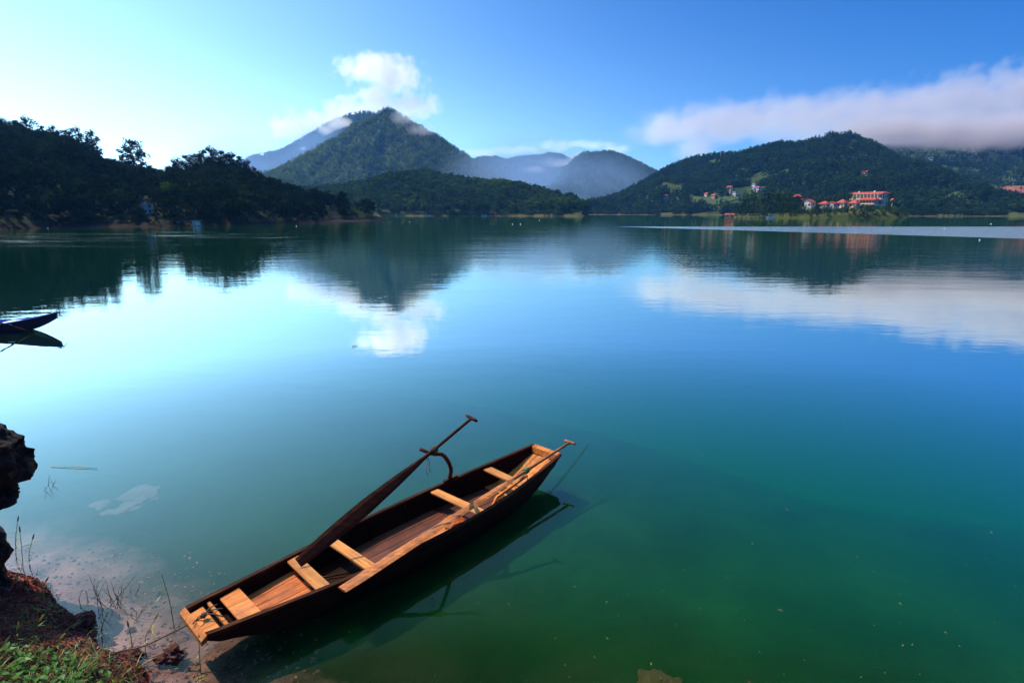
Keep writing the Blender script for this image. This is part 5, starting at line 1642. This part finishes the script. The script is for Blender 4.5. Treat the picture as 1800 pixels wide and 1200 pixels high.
def bank_cover():
    rng = random.Random(5)
    V, F, V2, F2, VL, FL, VC, FC = [], [], [], [], [], [], [], []
    n = 0
    while n < 1000:
        px, py = rng.uniform(-40, 270), rng.uniform(990, 1230)
        q = at_z(px, py, .2)
        d = shore_dist(q.x, q.y)
        if d < .03: continue
        dens = max(0, mnoise.noise(Vector((q.x * 1.7, q.y * 1.7, 0)))) + (.35 if py > 1150 else .06)
        if rng.random() > dens: continue
        n += 1
        z = bank_z(q.x, q.y) - .01
        a = rng.uniform(0, 6.28)
        dv = (math.cos(a) * .7, math.sin(a) * .7, rng.uniform(.5, 1.4))
        tgt = (V, F) if rng.random() < .72 else (V2, F2)
        add_blade(*tgt, (q.x, q.y, z), dv, rng.uniform(.06, .22), rng.uniform(.004, .010), rng.uniform(.4, 1.4), 4)
    tag(mesh_obj('grass', V, F, M['blade_green']), 'short green grass growing on the red bank', kind='stuff')
    tag(mesh_obj('dry_grass', V2, F2, M['blade_yellow']), 'yellowed grass blades among the green on the bank', kind='stuff')
    # broad weed leaves at the bottom left corner
    n = 0
    while n < 300:
        px, py = rng.uniform(-40, 215), rng.uniform(1120, 1235)
        if py < 1215 - (200 - px) * .40 + 0 and py < 1150 and px > 40: continue
        if py < 1150 + max(0, px - 60) * .30: continue
        q = at_z(px, py, .25)
        if shore_dist(q.x, q.y) < .15: continue
        n += 1
        z = bank_z(q.x, q.y) + rng.uniform(.02, .12)
        a = rng.uniform(0, 6.28); L_ = rng.uniform(.04, .10); w_ = L_ * rng.uniform(.35, .6)
        d = Vector((math.cos(a), math.sin(a), rng.uniform(-.25, .6))).normalized()
        s = d.cross(Vector((0, 0, 1))).normalized(); up = s.cross(d)
        b = Vector((q.x, q.y, z)); i = len(VL)
        VL += [b, b + d * L_ * .4 + s * w_ / 2 + up * .012, b + d * L_ * .45, b + d * L_ * .4 - s * w_ / 2 + up * .012, b + d * L_ - Vector((0, 0, L_ * .15))]
        FL += [(i, i + 1, i + 2), (i, i + 2, i + 3), (i + 1, i + 4, i + 2), (i + 2, i + 4, i + 3)]
    tag(mesh_obj('weeds', VL, FL, M['weed_green']), 'broad leaved green weeds in the bottom left corner', kind='stuff')
    # crumbs of earth
    n = 0
    while n < 5200:
        px, py = rng.uniform(-40, 275), rng.uniform(995, 1230)
        q = at_z(px, py, .15)
        d = shore_dist(q.x, q.y)
        if d < -.04: continue
        n += 1
        s = rng.uniform(.006, .022) * (1.5 if rng.random() < .06 else 1)
        b = Vector((q.x, q.y, bank_z(q.x, q.y) + s * .2)); i = len(VC)
        for k in ((1, 0, 0), (-1, 0, 0), (0, 1, 0), (0, -1, 0), (0, 0, 1), (0, 0, -1)):
            VC.append(b + Vector(k) * s * rng.uniform(.6, 1.25) + Vector((rng.uniform(-1, 1), rng.uniform(-1, 1), 0)) * s * .3)
        for f in ((0, 2, 4), (2, 1, 4), (1, 3, 4), (3, 0, 4), (2, 0, 5), (1, 2, 5), (3, 1, 5), (0, 3, 5)): FC.append(tuple(i + k for k in f))
    tag(mesh_obj('earth_crumbs', VC, FC, M['clod']), 'crumbs of red earth on the bank', kind='stuff')
bank_cover()

def bed_litter():
    rng = random.Random(23); VP, FP, VL, FL = [], [], [], []
    n = 0
    while n < 900:
        px, py = rng.uniform(0, 560), rng.uniform(960, 1215)
        q = at_z(px, py, -.1)
        e = -shore_dist(q.x, q.y)
        if e < .02 or e > 1.6 or rng.random() > math.exp(-e * 1.1): continue
        n += 1
        z = bank_z(q.x, q.y)
        if n % 3:
            s = rng.uniform(.006, .028) * (2.0 if rng.random() < .05 else 1); b = Vector((q.x, q.y, z + s * .15)); i = len(VP)
            for k in ((1, 0, 0), (-1, 0, 0), (0, 1, 0), (0, -1, 0), (0, 0, .6), (0, 0, -.6)):
                VP.append(b + Vector(k) * s * rng.uniform(.7, 1.3))
            for f in ((0, 2, 4), (2, 1, 4), (1, 3, 4), (3, 0, 4), (2, 0, 5), (1, 2, 5), (3, 1, 5), (0, 3, 5)): FP.append(tuple(i + k for k in f))
        else:
            a = rng.uniform(0, 6.28); L_ = rng.uniform(.02, .06)
            d = Vector((math.cos(a), math.sin(a), 0)); sd = Vector((-d.y, d.x, 0)); b = Vector((q.x, q.y, z + .008)); i = len(VL)
            VL += [b - d * L_ / 2, b + sd * L_ * .22 + Vector((0, 0, .006)), b + d * L_ / 2, b - sd * L_ * .22 + Vector((0, 0, .004))]
            FL.append((i, i + 1, i + 2, i + 3))
    tag(mesh_obj('pebbles', VP, FP, M['clod']), 'small stones lying on the bed of the shallows', kind='stuff')
    tag(mesh_obj('sunken_leaves', VL, FL, M['rust']), 'brown leaves lying on the bed of the shallows', kind='stuff')
bed_litter()

def foxtail(px, py, height, label, lean=(0.1, 0), leaves=3, head=True, z=None, dry=False, cat='grass'):
    q = at_z(px, py, 0.0 if z is None else z)
    zz = bank_z(q.x, q.y)
    e = empty('foxtail_plant', (q.x, q.y, zz))
    rng = random.Random(int(px * 7 + py))
    H = height - min(0, zz)
    top = Vector((lean[0] * height, lean[1] * height, H))
    path = smooth_path([Vector((0, 0, 0)), top * .5 + Vector((-lean[0] * .12, 0, .02)), top], 5)
    m = M['blade_yellow'] if dry else M['blade_green']
    tube_obj('stem', path, [.0045 - .002 * i / len(path) for i in range(len(path))], m, e, 5)
    for k in range(leaves):
        V, F = [], []
        u = rng.uniform(.35, .85)
        a = rng.uniform(0, 6.28)
        add_blade(V, F, top * u, (math.cos(a), math.sin(a), rng.uniform(.1, .8)), rng.uniform(.35, .6) * height, .012, rng.uniform(.8, 1.8))
        mesh_obj('blade', V, F, m, e)
    if head:
        d = (path[-1] - path[-3]).normalized()
        tube_obj('seed_head', [top, top + d * .02, top + d * .06, top + d * .085], [.003, .009, .008, .002], M['blade_yellow'], e, 7)
    tag(e, label, cat, 'grass plants at the water edge')
foxtail(304, 1088, .52, 'tall reed standing at the near end of the boat', (-.12, .05), 5, False)
foxtail(352, 1178, .28, 'foxtail grass left of the boat shadow at the bottom edge', (.03, .1), 2)
foxtail(349, 1200, .16, 'short yellow tuft at the foot of the bottom foxtail', (.1, 0), 5, False, dry=True)
foxtail(255, 1148, .34, 'foxtail plant crossing the mooring rope', (.32, .15), 4, True, dry=True)
foxtail(232, 1150, .26, 'green foxtail plant left of the rope crossing', (-.1, .2), 4)
foxtail(180, 1128, .26, 'foxtail at the edge of the bank under the twigs', (.2, .1), 3)
foxtail(40, 1000, .44, 'upper left reed tuft beside the dark rock', (-.05, .2), 6, True)
foxtail(52, 998, .36, 'reed tuft right of the one by the dark rock', (.2, .1), 5, True)
foxtail(28, 985, .5, 'tall thin reed against the dark rock', (.15, .1), 5, True)
foxtail(75, 1050, .2, 'yellow tuft on the upper part of the bank', (.2, .1), 6, True, z=.15, dry=True)
foxtail(60, 1120, .24, 'foxtail in the middle of the red bank', (.25, .1), 4, True, z=.3)
foxtail(25, 1130, .26, 'foxtail at the left edge of the bank', (.1, .1), 4, True, z=.4)
foxtail(95, 1160, .22, 'foxtail just above the broad weeds', (.3, .1), 4, True, z=.3)
foxtail(765, 1203, .1, 'grass tip at the middle of the bottom edge', (0, .1), 2, False)

def dead_twigs(px, py, size, n, label, seed):
    q = at_z(px, py); rng = random.Random(seed)
    zz = bank_z(q.x, q.y)
    e = empty('dead_twigs', (q.x, q.y, zz))
    for k in range(n):
        a = rng.uniform(0, 6.28); t = rng.uniform(.1, .9)
        base = Vector((rng.uniform(-.05, .05), rng.uniform(-.05, .05), 0))
        d = Vector((math.cos(a) * t, math.sin(a) * t * .6, 1)).normalized()
        Ln = size * rng.uniform(.45, 1.0) - zz
        mid = base + d * Ln * .55 + Vector((rng.uniform(-.05, .05), rng.uniform(-.05, .05), 0))
        d2 = (d + Vector((rng.uniform(-.6, .6), rng.uniform(-.6, .6), rng.uniform(-.3, .1)))).normalized()
        end = mid + d2 * Ln * .5
        tube_obj('twig', [base, mid, end], [.004, .0032, .0015], M['twig'], e, 5)
        if rng.random() < .75:
            s = mid.lerp(end, .3)
            d3 = (d2 + Vector((rng.uniform(-1, 1), rng.uniform(-1, 1), rng.uniform(-.4, .4)))).normalized()
            tube_obj('side_twig', [s, s + d3 * Ln * .22], [.0025, .0012], M['twig'], e, 4)
    tag(e, label, 'twigs', 'dead twigs standing in the shallows')
dead_twigs(181, 1068, .42, 6, 'largest bunch of dead twigs in the shallows', 3)
dead_twigs(208, 1058, .28, 6, 'bunch of dead twigs right of the largest one', 8)
dead_twigs(244, 1076, .15, 4, 'small dead twig bunch nearest the boat', 12)
dead_twigs(142, 1060, .15, 2, 'single bent twig left of the twig bunches', 15)
dead_twigs(78, 855, .24, 4, 'dead twigs beside the overhanging boulder', 18)
dead_twigs(232, 1046, .12, 2, 'thin bent twig behind the smaller bunch', 22)
stick('long pale floating stick above the submerged rock', at_z(90, 819, .012), at_z(171, 823, .012), .006, M['straw'], 'floating_stick')
stick('short dark stick floating on the mirrored cloud', at_z(619, 609, .02), at_z(628, 607, .02), .012, M['twig'], 'floating_stick')

# specks floating on the surface: bits of leaf and straw
def flotsam():
    rng = random.Random(11); V, F = [], []
    for k in range(260):
        px, py = rng.uniform(60, 1790), rng.uniform(700, 1195)
        if rng.random() > (.35 + .65 * (px > 900) * (py > 950) + .5 * (px < 420) * (py > 930)): continue
        q = at_z(px, py)
        if shore_dist(q.x, q.y) > -.05: continue
        b = to_boat((q.x, q.y, 0))
        if -.2 < b.x < BL + .2 and abs(b.y) < .7: continue
        s = rng.uniform(.0025, .007); a = rng.uniform(0, 3.14); el = rng.choice((1, 1, 1.6, 4))
        dx, dy = Vector((math.cos(a), math.sin(a), 0)) * s * el, Vector((-math.sin(a), math.cos(a), 0)) * s * .6
        c = Vector((q.x, q.y, .004)); i = len(V)
        V += [c - dx, c - dy + Vector((0, 0, .003)), c + dx, c + dy + Vector((0, 0, .003))]
        F.append((i, i + 1, i + 2, i + 3))
    tag(mesh_obj('flotsam', V, F, M['straw']), 'tiny specks of straw and leaf floating on the water', kind='stuff')
flotsam()
